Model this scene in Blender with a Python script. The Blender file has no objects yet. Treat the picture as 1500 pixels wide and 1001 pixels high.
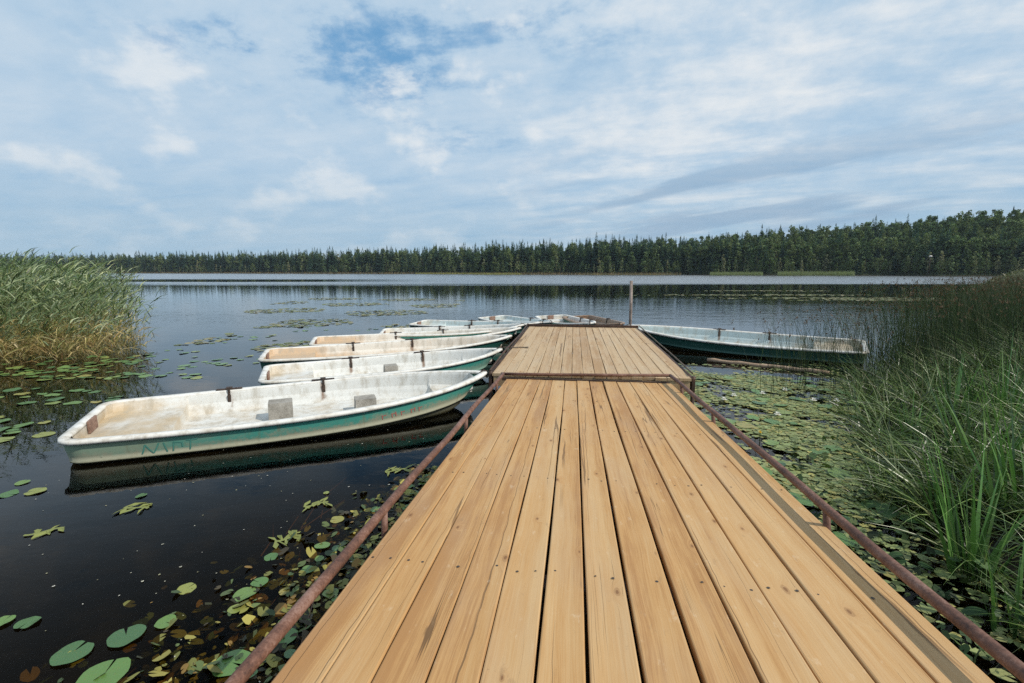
import bpy, bmesh, math, random
import numpy as np
from mathutils import Vector, Matrix
random.seed(7); rng = np.random.default_rng(11)
scene = bpy.context.scene
COL = scene.collection
PI = math.pi

# ------------------------------------------------------------------ helpers
def tag(o, label=None, cat=None, group=None, kind=None):
    if label: o['label'] = label
    if cat: o['category'] = cat
    if group: o['group'] = group
    if kind: o['kind'] = kind
    return o

def empty(name, loc=(0, 0, 0), rot=None, mat=None):
    o = bpy.data.objects.new(name, None); COL.objects.link(o)
    o.empty_display_size = 0.2
    if mat is not None: o.matrix_world = mat
    else:
        o.location = loc
        if rot is not None: o.rotation_euler = rot
    return o

def mesh_obj(name, verts, faces, mats, parent=None, cols=None, smooth=False, midx=None, attrs=None):
    me = bpy.data.meshes.new(name)
    if isinstance(verts, np.ndarray): verts = verts.tolist()
    if isinstance(faces, np.ndarray): faces = faces.tolist()
    me.from_pydata(verts, [], faces)
    for m in (mats if isinstance(mats, (list, tuple)) else [mats]): me.materials.append(m)
    if cols is not None:
        a = me.color_attributes.new('Col', 'FLOAT_COLOR', 'POINT')
        c = np.ones((len(verts), 4), np.float32); c[:, :3] = cols
        a.data.foreach_set('color', c.ravel())
    if attrs:
        for k, v in attrs.items():
            a = me.attributes.new(k, 'FLOAT', 'POINT')
            a.data.foreach_set('value', np.asarray(v, np.float32))
    if midx is not None: me.polygons.foreach_set('material_index', np.asarray(midx, np.int32))
    if smooth: me.polygons.foreach_set('use_smooth', np.ones(len(me.polygons), bool))
    me.update()
    o = bpy.data.objects.new(name, me); COL.objects.link(o)
    if parent is not None: o.parent = parent
    return o

def inst(name, me, parent=None):
    o = bpy.data.objects.new(name, me); COL.objects.link(o)
    if parent is not None: o.parent = parent
    return o

class MB:
    """collects simple solids into one mesh"""
    def __init__(s): s.v = []; s.f = []; s.m = []
    def add(s, v, f, mi=0):
        n = len(s.v); s.v += [tuple(p) for p in v]; s.f += [tuple(i + n for i in q) for q in f]; s.m += [mi] * len(f)
    def box(s, x0, x1, y0, y1, z0, z1, b=0.0, mi=0, M=None):
        if b <= 0:
            v = [(x, y, z) for z in (z0, z1) for y in (y0, y1) for x in (x0, x1)]
            f = [(0, 2, 3, 1), (4, 5, 7, 6), (0, 1, 5, 4), (2, 6, 7, 3), (0, 4, 6, 2), (1, 3, 7, 5)]
        else:
            bm = bmesh.new(); bmesh.ops.create_cube(bm, size=1)
            for q in bm.verts:
                q.co = ((x0 + x1) / 2 + q.co.x * (x1 - x0), (y0 + y1) / 2 + q.co.y * (y1 - y0), (z0 + z1) / 2 + q.co.z * (z1 - z0))
            bmesh.ops.bevel(bm, geom=bm.edges[:], offset=b, segments=2, affect='EDGES', profile=.6)
            bm.verts.index_update(); v = [q.co[:] for q in bm.verts]; f = [[q.index for q in p.verts] for p in bm.faces]; bm.free()
        if M is not None: v = [tuple(M @ Vector(p)) for p in v]
        s.add(v, f, mi)
    def tube(s, pts, r, n=10, mi=0, cap=True):
        pts = [Vector(p) for p in pts]; rs = r if isinstance(r, (list, tuple)) else [r] * len(pts)
        v = []; f = []
        up = Vector((0.13, 0.21, 0.97))
        for i, p in enumerate(pts):
            d = (pts[min(i + 1, len(pts) - 1)] - pts[max(i - 1, 0)]).normalized()
            a = d.cross(up)
            if a.length < .05: a = d.cross(Vector((1, 0, 0)))
            a.normalize(); b = d.cross(a)
            for k in range(n):
                t = 2 * PI * k / n; v.append(p + (a * math.cos(t) + b * math.sin(t)) * rs[i])
        for i in range(len(pts) - 1):
            for k in range(n): f.append((i * n + k, i * n + (k + 1) % n, (i + 1) * n + (k + 1) % n, (i + 1) * n + k))
        if cap: f.append(tuple(range(n - 1, -1, -1))); f.append(tuple((len(pts) - 1) * n + k for k in range(n)))
        s.add(v, f, mi)
    def build(s, name, mats, parent=None, smooth=False):
        return mesh_obj(name, s.v, s.f, mats, parent, smooth=smooth, midx=s.m)

# ------------------------------------------------------------------ node helper
class NT:
    def __init__(s, tree): s.t = tree; s.t.nodes.clear()
    def n(s, typ, ins=None, out=0, **props):
        nd = s.t.nodes.new(typ)
        for k, v in props.items(): setattr(nd, k, v)
        for k, v in (ins or {}).items(): s.set(nd.inputs[k], v)
        return nd.outputs[out] if out is not None else nd
    def set(s, sock, v):
        if isinstance(v, bpy.types.NodeSocket): s.t.links.new(v, sock)
        else:
            if sock.type == 'RGBA' and len(v) == 3: v = (*v, 1)
            sock.default_value = v
    def m(s, op, a, b=0.0, c=0.0, clamp=False):
        return s.n('ShaderNodeMath', {0: a, 1: b, 2: c}, operation=op, use_clamp=clamp)
    def v(s, op, a, b=(0, 0, 0), out=0):
        return s.n('ShaderNodeVectorMath', {0: a, 1: b}, operation=op, out=out)
    def mix(s, f, a, b, blend='MIX'):
        nd = s.t.nodes.new('ShaderNodeMix'); nd.data_type = 'RGBA'; nd.blend_type = blend
        s.set(nd.inputs[0], f); s.set(nd.inputs[6], a); s.set(nd.inputs[7], b); return nd.outputs[2]
    def sm(s, x, a, b, lo=0.0, hi=1.0):
        return s.n('ShaderNodeMapRange', {0: x, 1: a, 2: b, 3: lo, 4: hi}, interpolation_type='SMOOTHSTEP')
    def noise(s, vec, scale, detail=3, rough=.55, out=0, dist=0.0):
        return s.n('ShaderNodeTexNoise', {'Vector': vec, 'Scale': scale, 'Detail': detail, 'Roughness': rough, 'Distortion': dist}, out=out)
    def ramp(s, x, stops):
        nd = s.t.nodes.new('ShaderNodeValToRGB'); e = nd.color_ramp.elements
        while len(e) < len(stops): e.new(.5)
        for q, (p, c) in zip(e, stops): q.position = p; q.color = (*c, 1) if len(c) == 3 else c
        s.set(nd.inputs[0], x); return nd.outputs[0]
    def sep(s, v): 
        nd = s.n('ShaderNodeSeparateXYZ', {0: v}, out=None); return nd.outputs[0], nd.outputs[1], nd.outputs[2]
    def comb(s, x, y, z): return s.n('ShaderNodeCombineXYZ', {0: x, 1: y, 2: z})
    def bump(s, h, strength=.3, dist=.01): return s.n('ShaderNodeBump', {'Height': h, 'Strength': strength, 'Distance': dist})
    def out(s, sh): 
        o = s.t.nodes.new('ShaderNodeOutputMaterial'); s.t.links.new(sh, o.inputs[0])
    def pbsdf(s, col, rough=.6, normal=None, spec=.5, metal=0.0):
        ins = {'Base Color': col, 'Roughness': rough, 'Specular IOR Level': spec, 'Metallic': metal}
        if normal is not None: ins['Normal'] = normal
        return s.n('ShaderNodeBsdfPrincipled', ins)

def mat(name):
    m = bpy.data.materials.new(name); m.use_nodes = True
    return m, NT(m.node_tree)

# ------------------------------------------------------------------ camera frame and pixel rays (metres, water at z = 0)
F, H = 700.0, 1.9
PITCH = math.atan((500.5 - 397) / F)
def U(px, py, z=0.0):
    u = (px - 750) / F; v = (500.5 - py) / F
    d = Vector((u, math.cos(PITCH) + v * math.sin(PITCH), -math.sin(PITCH) + v * math.cos(PITCH)))
    return Vector((0, 0, H)) + d * ((z - H) / d.z)

cam = bpy.data.cameras.new('camera'); co = bpy.data.objects.new('camera', cam); COL.objects.link(co)
co.location = (0, 0, H); co.rotation_euler = (PI / 2 - PITCH, 0, 0)
cam.sensor_width = 36; cam.lens = 36 * F / 1500; cam.clip_start = .05; cam.clip_end = 6000
scene.camera = co

# ------------------------------------------------------------------ sun and sky
SUN_AZ = Vector((0.93, -0.37, 0)).normalized(); SUN_EL = math.radians(43)
sdir = Vector((SUN_AZ.x * math.cos(SUN_EL), SUN_AZ.y * math.cos(SUN_EL), math.sin(SUN_EL)))
sl = bpy.data.lights.new('sun', 'SUN'); sl.energy = 3.65; sl.angle = math.radians(.5); sl.color = (1.0, .935, .83)
so = bpy.data.objects.new('sun', sl); COL.objects.link(so); so.rotation_euler = sdir.to_track_quat('Z', 'Y').to_euler(); so.location = sdir * 50

w = bpy.data.worlds.new('World'); scene.world = w; w.use_nodes = True
N = NT(w.node_tree)
sky = N.n('ShaderNodeTexSky', sky_type='NISHITA', sun_disc=False, sun_elevation=SUN_EL, sun_rotation=math.atan2(SUN_AZ.x, SUN_AZ.y),
          air_density=1.0, dust_density=.6, ozone_density=1.5)
d = N.n('ShaderNodeTexCoord', out=0)
dx, dy, dz = N.sep(d)
zc = N.m('MAXIMUM', dz, 0.0); den = N.m('ADD', zc, .10)
ux = N.m('DIVIDE', dx, den); uy = N.m('DIVIDE', dy, den)
# streaks run down to the left, so shear the cloud plane
pv = N.comb(N.m('ADD', N.m('MULTIPLY', ux, .55), N.m('MULTIPLY', uy, -.12)), N.m('ADD', uy, N.m('MULTIPLY', ux, .35)), 0.0)
big = N.noise(pv, .55, 5, .55)
puff = N.noise(pv, 2.6, 7, .58, dist=.3)
fine = N.noise(N.v('ADD', N.comb(N.m('MULTIPLY', N.m('ARCTAN2', dx, dy), 2.4), N.m('MULTIPLY', dz, 4.5), 0.0), (7, 3, 2)), 6.5, 6, .62)
body = N.m('ADD', N.m('ADD', N.m('MULTIPLY', big, .55), N.m('MULTIPLY', puff, .45)), N.m('MULTIPLY', fine, .28))
def hole(cx, cy, rx, ry):
    a = N.m('DIVIDE', N.m('SUBTRACT', ux, cx), rx); b = N.m('DIVIDE', N.m('SUBTRACT', uy, cy), ry)
    return N.m('EXPONENT', N.m('MULTIPLY', N.m('ADD', N.m('MULTIPLY', a, a), N.m('MULTIPLY', b, b)), -1.0))
hs = N.m('ADD', N.m('MULTIPLY', hole(-.46, 2.0, .34, .52), .58), N.m('ADD', N.m('ADD', N.m('MULTIPLY', hole(.12, 1.70, .40, .18), .42), N.m('ADD', N.m('MULTIPLY', hole(-.95, 1.85, .45, .30), .26), N.m('MULTIPLY', hole(-.25, 2.75, .5, .22), .25))), N.m('MULTIPLY', hole(-.95, 1.75, .25, .15), .35)))
hs = N.m('MULTIPLY', hs, N.sm(N.m('ADD', N.m('MULTIPLY', puff, .62), N.m('MULTIPLY', fine, .42)), .66, .40, .10, 1.15))
rad = N.m('SQRT', N.m('ADD', N.m('MULTIPLY', ux, ux), N.m('MULTIPLY', uy, uy)))
hs = N.m('ADD', hs, N.sm(rad, 1.62, 1.05, 0.0, .42))          # the zenith is clear
veil = N.m('SUBTRACT', N.m('ADD', N.m('MULTIPLY', N.m('SUBTRACT', body, .635), 3.4), 1.0), N.m('MULTIPLY', hs, .95))
veil = N.sm(veil, -.12, .85)
pf = N.noise(N.comb(N.m('MULTIPLY', N.m('ARCTAN2', dx, dy), 7.0), N.m('MULTIPLY', dz, 11.0), 0.0), 1.0, 6, .52)
leftm = N.sm(ux, .6, -.3)
white = N.m('ADD', N.m('MULTIPLY', N.sm(body, .54, .80), N.m('SUBTRACT', 1.0, N.m('MULTIPLY', leftm, .55))), N.m('MULTIPLY', N.m('MULTIPLY', N.sm(pf, .50, .66), N.m('ADD', .15, N.m('MULTIPLY', leftm, .85))), .8), clamp=True)
lowf = N.sm(dz, .0, .22)                                    # near the horizon the layer greys and blues
shade = N.mix(lowf, (3.6, 5.3, 6.8), (4.4, 6.0, 7.6))
lit = N.mix(lowf, (5.1, 6.3, 7.3), (7.9, 8.3, 8.6))
side = N.sm(dx, -.6, .55)
lit = N.mix(side, N.mix(.18, lit, shade), lit)
stk = N.noise(N.comb(N.m('MULTIPLY', N.m('ARCTAN2', dx, dy), 2.2), N.m('ADD', N.m('MULTIPLY', dz, 22.0), N.m('MULTIPLY', dx, -3.5)), 3.0), 1.0, 4, .5)
gb = N.m('MULTIPLY', N.m('MULTIPLY', N.sm(stk, .44, .58), N.sm(dx, -.1, .35)), N.m('MULTIPLY', N.sm(dz, .26, .14), N.sm(dz, .02, .07)))
cloud = N.mix(N.m('MULTIPLY', gb, .75), N.mix(white, shade, lit), (2.9, 4.3, 5.9))
blue = N.mix(.25, (1.6, 4.0, 6.9), sky)
zd = N.sm(dz, .47, .75, 1.0, .6); blue = N.mix(1.0, blue, N.comb(zd, zd, zd), 'MULTIPLY')
skyc = N.mix(veil, blue, cloud)
skyc = N.mix(N.sm(dz, -.02, -.0, 1.0, 0.0), skyc, (1.2, 1.5, 1.5))
bg = N.n('ShaderNodeBackground', {'Color': skyc, 'Strength': .1})
wo = w.node_tree.nodes.new('ShaderNodeOutputWorld'); w.node_tree.links.new(bg, wo.inputs[0])
w.cycles.sampling_method = 'MANUAL'; w.cycles.sample_map_resolution = 512

scene.view_settings.view_transform = 'Standard'; scene.view_settings.look = 'None'; scene.view_settings.exposure = 0; scene.view_settings.gamma = 1
scene.cycles.max_bounces = 7; scene.cycles.transparent_max_bounces = 12; scene.cycles.diffuse_bounces = 3; scene.cycles.glossy_bounces = 3
scene.cycles.caustics_reflective = False; scene.cycles.caustics_refractive = False
scene.cycles.use_denoising = False

# ------------------------------------------------------------------ materials
def wood_mat(name, pale, mid, dark, grey=0.0):
    m, N = mat(name)
    oi = N.n('ShaderNodeObjectInfo', out=None); r = oi.outputs['Random']
    p = N.n('ShaderNodeTexCoord', out=3)
    x, y, z = N.sep(p)
    xo = N.m('ADD', x, N.m('MULTIPLY', r, 31.7)); yo = N.m('ADD', y, N.m('MULTIPLY', r, 57.3))
    kv = N.comb(N.m('MULTIPLY', xo, 5.6), N.m('MULTIPLY', yo, 2.6), 0.0)
    vor = N.n('ShaderNodeTexVoronoi', {'Vector': kv, 'Scale': 1.0, 'Randomness': 1.0}, out=None, voronoi_dimensions='2D')
    kd = N.m('ADD', vor.outputs['Distance'], N.m('MULTIPLY', N.m('SUBTRACT', N.noise(N.comb(xo, yo, 0.0), 30, 2), .5), .06))
    pick = N.sm(N.sep(vor.outputs['Color'])[0], .62, .66)
    kd = N.m('MULTIPLY', kd, N.m('ADD', .65, N.m('MULTIPLY', N.sep(vor.outputs['Color'])[1], 1.4)))
    around = N.m('MULTIPLY', N.sm(kd, .30, .03), pick)
    core = N.m('MULTIPLY', N.sm(kd, .050, .026), pick)
    ring = N.m('MULTIPLY', N.m('MULTIPLY', N.sm(kd, .085, .06), N.sm(kd, .03, .055)), pick)
    warp = N.m('ADD', N.m('MULTIPLY', N.noise(N.comb(N.m('MULTIPLY', xo, 3.0), N.m('MULTIPLY', yo, .55), 0.0), 1.0, 3), .10), N.m('MULTIPLY', around, .035))
    gx = N.m('ADD', xo, warp)
    bands = N.noise(N.comb(N.m('MULTIPLY', gx, 26.0), N.m('MULTIPLY', yo, .30), 0.0), 1.0, 2, .5)
    wide = N.noise(N.comb(N.m('MULTIPLY', gx, 7.0), N.m('MULTIPLY', yo, .28), 3.0), 1.0, 3, .55)
    fib = N.noise(N.comb(N.m('MULTIPLY', gx, 170.0), N.m('MULTIPLY', yo, 3.2), 0.0), 1.0, 4, .65)
    blot = N.noise(N.comb(N.m('MULTIPLY', xo, 5.0), N.m('MULTIPLY', yo, 2.2), 9.0), 1.0, 5, .65)
    t = N.m('ADD', N.m('MULTIPLY', bands, .30), N.m('ADD', N.m('MULTIPLY', wide, .72), N.m('ADD', N.m('MULTIPLY', fib, .52), N.m('MULTIPLY', blot, .22))))
    t = N.m('ADD', t, N.m('MULTIPLY', N.m('SUBTRACT', r, .5), .17))
    c = N.ramp(t, [(.66, pale), (.90, mid), (1.16, dark)])
    gr = N.sm(N.noise(N.comb(N.m('MULTIPLY', xo, 4.0), N.m('MULTIPLY', yo, .9), 5.0), 1.0, 5, .6), .40, .72)
    c = N.mix(N.m('MULTIPLY', gr, .22 + grey), c, (.44, .35, .25))
    c = N.mix(N.m('MULTIPLY', around, .28), c, (.42, .22, .085))
    c = N.mix(N.m('MULTIPLY', ring, .45), c, (.24, .12, .05))
    c = N.mix(N.m('MULTIPLY', core, .8), c, (.17, .075, .03))
    # drying splits along the grain
    ck = N.noise(N.comb(N.m('MULTIPLY', N.m('ADD', xo, N.m('MULTIPLY', warp, .5)), 42.0), N.m('MULTIPLY', yo, .55), 1.5), 1.0, 1, .4)
    ckm = N.m('MULTIPLY', N.sm(N.m('ABSOLUTE', N.m('SUBTRACT', ck, .5)), .012, .003), N.sm(N.noise(N.comb(N.m('MULTIPLY', xo, 8.0), N.m('MULTIPLY', yo, .8), 4.0), 1.0, 2), .56, .64))
    c = N.mix(N.m('MULTIPLY', ckm, .75), c, (.10, .055, .025))
    ck2 = N.noise(N.comb(N.m('MULTIPLY', N.m('ADD', xo, N.m('MULTIPLY', N.noise(N.comb(N.m('MULTIPLY', xo, 2.0), N.m('MULTIPLY', yo, 3.5), 0.0), 1.0, 3), .03)), 13.0), N.m('MULTIPLY', yo, .16), 7.5), 1.0, 1, .3)
    ck2m = N.m('MULTIPLY', N.sm(N.m('ABSOLUTE', N.m('SUBTRACT', ck2, .5)), .010, .003), N.sm(N.noise(N.comb(N.m('MULTIPLY', xo, 3.0), N.m('MULTIPLY', yo, .5), 14.0), 1.0, 2), .46, .54))
    c = N.mix(N.m('MULTIPLY', ck2m, .7), c, (.12, .06, .025))
    scf = N.m('MULTIPLY', N.sm(N.noise(N.comb(N.m('MULTIPLY', xo, 16.0), N.m('MULTIPLY', yo, 7.0), 21.0), 1.0, 4, .7), .61, .72), .26)
    c = N.mix(scf, c, (.74, .62, .45))
    dk = N.m('MULTIPLY', N.sm(N.noise(N.comb(N.m('MULTIPLY', xo, 22.0), N.m('MULTIPLY', yo, 9.0), 31.0), 1.0, 4, .7), .61, .72), .4)
    c = N.mix(dk, c, (.30, .19, .10))
    spk = N.sm(N.noise(N.comb(xo, yo, 2.0), 60, 2), .70, .78)
    c = N.mix(N.m('MULTIPLY', spk, .35), c, (.2, .13, .07))
    hgt = N.m('SUBTRACT', N.m('ADD', N.m('MULTIPLY', fib, .5), N.m('MULTIPLY', bands, .5)), N.m('MULTIPLY', N.m('ADD', ckm, ck2m), 1.5))
    N.out(N.pbsdf(c, N.m('ADD', .55, N.m('MULTIPLY', fib, .25)), N.bump(hgt, .45, .003), .35))
    return m
M_wood = wood_mat('fresh_pine_planks', (.555, .362, .175), (.485, .275, .108), (.385, .20, .075))
M_wood2 = wood_mat('pier_pine_planks', (.52, .39, .24), (.46, .315, .175), (.37, .23, .115), .14)

def rust_mat(name, a, b, c, rough=.65):
    m, N = mat(name); p = N.n('ShaderNodeTexCoord', out=3)
    t = N.m('ADD', N.m('MULTIPLY', N.noise(p, 3.2, 5, .7), .6), N.m('MULTIPLY', N.noise(p, 16, 5, .7), .4)); f = N.noise(p, 80, 4, .7)
    col = N.ramp(N.m('ADD', N.m('MULTIPLY', t, .7), N.m('MULTIPLY', f, .35)), [(.42, a), (.54, b), (.64, c)])
    N.out(N.pbsdf(col, N.m('ADD', rough - .15, N.m('MULTIPLY', f, .3)), N.bump(f, .4, .003), .45)); return m
M_rust = rust_mat('rusty_pipe', (.06, .027, .018), (.155, .072, .046), (.25, .145, .11))
M_rustd = rust_mat('dark_rusty_steel', (.02, .013, .01), (.06, .032, .02), (.13, .07, .045))
M_iron = rust_mat('oarlock_iron', (.015, .012, .01), (.05, .03, .02), (.11, .07, .05))
M_post = rust_mat('mooring_pipe', (.13, .10, .085), (.28, .22, .19), (.42, .36, .32))
M_rope = rust_mat('grey_rope', (.05, .04, .03), (.12, .095, .07), (.24, .19, .14), .9)
M_log = rust_mat('bare_pole_wood', (.20, .13, .08), (.40, .28, .19), (.52, .40, .29), .85)
M_nail, _n = mat('nail_heads'); _n.out(_n.pbsdf((.05, .038, .03), .6, None, .5))
M_pad_wood = rust_mat('motor_board_wood', (.10, .055, .04), (.25, .15, .11), (.38, .27, .21), .85)
M_grey = rust_mat('grey_seat_block', (.17, .155, .13), (.30, .28, .245), (.42, .40, .36), .85)

def liner_mat(name, white, tan, amount):
    m, N = mat(name); p = N.n('ShaderNodeTexCoord', out=3)
    x, y, z = N.sep(p)
    st = N.n('ShaderNodeAttribute', attribute_name='rust', out=2)
    dirt = N.n('ShaderNodeAttribute', attribute_name='dirt', out=2)
    n1 = N.noise(p, 2.2, 6, .62); n2 = N.noise(N.comb(N.m('MULTIPLY', x, 9.0), N.m('MULTIPLY', y, 9.0), N.m('MULTIPLY', z, 2.5)), 1.0, 6, .65); n3 = N.noise(p, 45, 4, .7)
    k = N.sm(N.m('ADD', N.m('MULTIPLY', n1, .85), N.m('ADD', N.m('MULTIPLY', dirt, amount), N.m('MULTIPLY', n2, .3))), .62, 1.05)
    c = N.mix(k, white, tan)
    c = N.mix(N.m('MULTIPLY', N.sm(n2, .46, .70), .62), c, (.36, .33, .27))
    c = N.mix(N.m('MULTIPLY', N.sm(n3, .58, .70), .5), c, (.30, .24, .17))
    rr = N.sm(N.m('ADD', st, N.m('MULTIPLY', N.m('SUBTRACT', n2, .5), .9)), .35, .9)
    c = N.mix(N.m('MULTIPLY', rr, .85), c, (.16, .075, .03))
    N.out(N.pbsdf(c, .5, N.bump(n1, .25, .02), .4)); return m

def hull_mat(name, top, worn, low, wear, stern=None):
    m, N = mat(name); p = N.n('ShaderNodeTexCoord', out=3)
    x, y, z = N.sep(p)
    n1 = N.noise(N.comb(N.m('MULTIPLY', x, 1.5), y, N.m('MULTIPLY', z, 5.0)), 1.2, 6, .65)
    n2 = N.noise(p, 26, 5, .7); n3 = N.noise(N.comb(N.m('MULTIPLY', x, 14.0), N.m('MULTIPLY', y, 14.0), N.m('MULTIPLY', z, 3.0)), 1.0, 5, .65)
    hgt = N.n('ShaderNodeAttribute', attribute_name='up', out=2)
    if stern: top = N.mix(N.sm(N.m('ADD', x, N.m('MULTIPLY', N.m('SUBTRACT', n1, .5), 2.4)), 1.7, .5), top, stern)
    k = N.sm(N.m('ADD', hgt, N.m('ADD', N.m('MULTIPLY', N.m('SUBTRACT', n1, .5), 1.3), N.m('MULTIPLY', N.m('SUBTRACT', n2, .5), .8))), .75 - wear, .25 - wear)
    c = N.mix(k, top, worn)
    c = N.mix(N.m('MULTIPLY', N.sm(n3, .52, .75), .5), c, low)
    wl = N.sm(N.m('ADD', z, N.m('MULTIPLY', n2, .06)), .135, .06)
    c = N.mix(N.m('MULTIPLY', wl, .9), c, (.12, .105, .045))
    c = N.mix(N.m('MULTIPLY', N.sm(n2, .64, .70), .6), c, (.06, .045, .03))
    N.out(N.pbsdf(c, .5, N.bump(n2, .2, .005), .4)); return m
M_linA = liner_mat('white_boat_liner', (.64, .645, .62), (.48, .37, .23), .42)
M_linB = liner_mat('tan_stained_liner', (.68, .645, .58), (.53, .385, .25), .75)
M_linC = liner_mat('blue_white_liner', (.50, .58, .585), (.42, .35, .25), .45)
M_linD = liner_mat('brown_stained_liner', (.33, .22, .15), (.25, .15, .09), .9)
M_rimA = liner_mat('white_gunwale', (.74, .73, .69), (.52, .42, .30), .3)
M_hullA = hull_mat('worn_turquoise_hull', (.08, .35, .285), (.35, .35, .255), (.20, .19, .11), .24, (.27, .37, .27))
M_hullB = hull_mat('dark_green_hull', (.012, .075, .062), (.03, .10, .085), (.02, .05, .045), .0)
M_hullC = hull_mat('teal_hull', (.045, .27, .225), (.20, .33, .27), (.07, .15, .12), .05)
M_teal, _n = mat('teal_lettering'); _n.out(_n.pbsdf((.09, .30, .245), .6))
M_red, _n = mat('faded_red_lettering'); _n.out(_n.pbsdf((.55, .16, .13), .6))
M_orange, _n = mat('rust_orange_marking'); _n.out(_n.pbsdf((.50, .22, .10), .6))

def plant_mat(name, trans=.35, rough=.5, spec=.4, var=.3):
    m, N = mat(name)
    c = N.n('ShaderNodeAttribute', attribute_name='Col', out=0)
    p = N.n('ShaderNodeTexCoord', out=3)
    v = N.m('ADD', 1 - var / 2, N.m('MULTIPLY', N.noise(p, 6, 3, .6), var))
    c = N.mix(1.0, c, N.comb(v, v, v), 'MULTIPLY')
    a = N.pbsdf(c, rough, None, spec)
    if trans > 0:
        b = N.n('ShaderNodeBsdfTranslucent', {'Color': N.mix(1.0, c, (1.1, 1.25, .7), 'MULTIPLY')})
        a = N.n('ShaderNodeMixShader', {0: trans, 1: a, 2: b})
    N.out(a); return m
M_plant = plant_mat('reed_leaves', .3, .45, .5)
M_bank = plant_mat('bank_leaves', .12, .38, .6)
M_rush = plant_mat('rush_stems', .1, .65, .2)
M_tree = plant_mat('tree_foliage', .2, .75, .15)
M_padstuff = plant_mat('floating_leaves', .1, .5, .35)
M_weed = plant_mat('water_weed', .0, .6, .4, .6)
def bark_mat(name, a, b):
    m, N = mat(name); p = N.n('ShaderNodeTexCoord', out=3); x, y, z = N.sep(p)
    t = N.noise(N.comb(N.m('MULTIPLY', x, 2.0), N.m('MULTIPLY', y, 2.0), z), 2.5, 4)
    N.out(N.pbsdf(N.ramp(t, [(.35, a), (.62, b)]), .85)); return m
M_birch = bark_mat('birch_bark', (.06, .052, .045), (.26, .24, .21)); M_spruceb = bark_mat('spruce_bark', (.05, .035, .025), (.12, .085, .06))

def pad_mat():
    m, N = mat('lily_pad'); p = N.n('ShaderNodeTexCoord', out=3); r = N.n('ShaderNodeObjectInfo', out=5)
    x, y, z = N.sep(p)
    an = N.m('ARCTAN2', y, x)
    vein = N.sm(N.m('ABSOLUTE', N.m('SINE', N.m('MULTIPLY', an, 9.0))), .0, .16, 1.0, 0.0)
    n = N.noise(N.v('ADD', p, N.comb(r, r, r)), 14, 5, .65)
    base = N.ramp(r, [(0.0, (.055, .13, .045)), (.35, (.10, .20, .05)), (.7, (.15, .24, .06)), (.9, (.24, .26, .06)), (1.0, (.30, .24, .06))])
    c = N.mix(N.m('MULTIPLY', vein, .35), base, (.17, .25, .10))
    c = N.mix(N.m('MULTIPLY', N.sm(n, .56, .72), .7), c, (.20, .15, .04))
    c = N.mix(N.m('MULTIPLY', N.sm(N.noise(p, 60, 3), .66, .72), .7), c, (.05, .04, .015))
    N.out(N.pbsdf(c, .32, N.bump(n, .3, .01), .5)); return m
M_pad = pad_mat()
M_petal, _n = mat('white_petals'); _n.out(_n.pbsdf((.80, .79, .72), .5))
M_yel, _n = mat('yellow_petals'); _n.out(_n.pbsdf((.70, .48, .03), .5))

# ground: lake bed, banks, far shore
m_ground, N = mat('ground')
p = N.n('ShaderNodeTexCoord', out=3); x, y, z = N.sep(p)
n1 = N.noise(p, .12, 6, .6); n2 = N.noise(p, 3.0, 6, .65)
soil = N.mix(n2, (.012, .010, .006), (.03, .026, .015))
grass = N.mix(N.sm(n1, .35, .65), (.02, .032, .014), (.06, .06, .026))
c = N.mix(N.sm(z, .12, .6), soil, grass)
c = N.mix(N.sm(z, -.03, -.2), c, N.mix(N.sm(n2, .45, .7), (.006, .0055, .004), (.018, .015, .008)))
N.out(N.pbsdf(c, .9, N.bump(n2, .5, .05), .2)); M_ground = m_ground

# water: clear brown water over a dark bed, calm with wind-roughened bands far out
M_water, N = mat('lake_water')
p = N.n('ShaderNodeTexCoord', out=3); x, y, z = N.sep(p)
jit = N.noise(N.comb(N.m('MULTIPLY', x, .008), N.m('MULTIPLY', y, .03), 0.0), 1.0, 4, .55)
yy = N.m('ADD', y, N.m('MULTIPLY', N.m('SUBTRACT', jit, .5), 34.0))
leftw = N.sm(N.m('DIVIDE', x, N.m('MAXIMUM', y, 1.0)), -.05, -.45)
b1 = N.sm(yy, 62, 74); gap = N.m('MULTIPLY', N.m('MULTIPLY', N.sm(yy, 80, 86), N.sm(yy, 112, 103)), leftw)
band = N.m('SUBTRACT', b1, gap, clamp=True)
breeze = N.sm(N.noise(N.comb(N.m('MULTIPLY', x, .03), N.m('MULTIPLY', y, .09), 4.0), 1.0, 4), .40, .62)
mid = N.m('MULTIPLY', N.m('MULTIPLY', N.sm(y, 9, 20), N.sm(y, 38, 22, .06, 1.0)), N.m('ADD', .3, N.m('MULTIPLY', breeze, .5)))
r1 = N.noise(N.comb(N.m('MULTIPLY', x, 2.2), N.m('MULTIPLY', y, 5.0), 0.0), 1.0, 3, .5)
r2 = N.noise(N.comb(N.m('MULTIPLY', x, 9.0), N.m('MULTIPLY', y, 16.0), 3.0), 1.0, 2, .5)
r3 = N.noise(N.comb(N.m('MULTIPLY', x, .7), N.m('MULTIPLY', y, 1.3), 6.0), 1.0, 2, .5)
hgt = N.m('ADD', N.m('MULTIPLY', r1, N.m('ADD', .0013, N.m('MULTIPLY', mid, .011))), N.m('MULTIPLY', r2, N.m('ADD', .0003, N.m('MULTIPLY', mid, .0018))))
hgt = N.m('ADD', hgt, N.m('MULTIPLY', r3, N.m('ADD', .0018, N.m('MULTIPLY', mid, .010))))
hgt = N.m('ADD', hgt, N.m('MULTIPLY', r1, N.m('MULTIPLY', band, .06)))
bn = N.n('ShaderNodeBump', {'Height': hgt, 'Strength': 1.0, 'Distance': 1.0})
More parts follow.
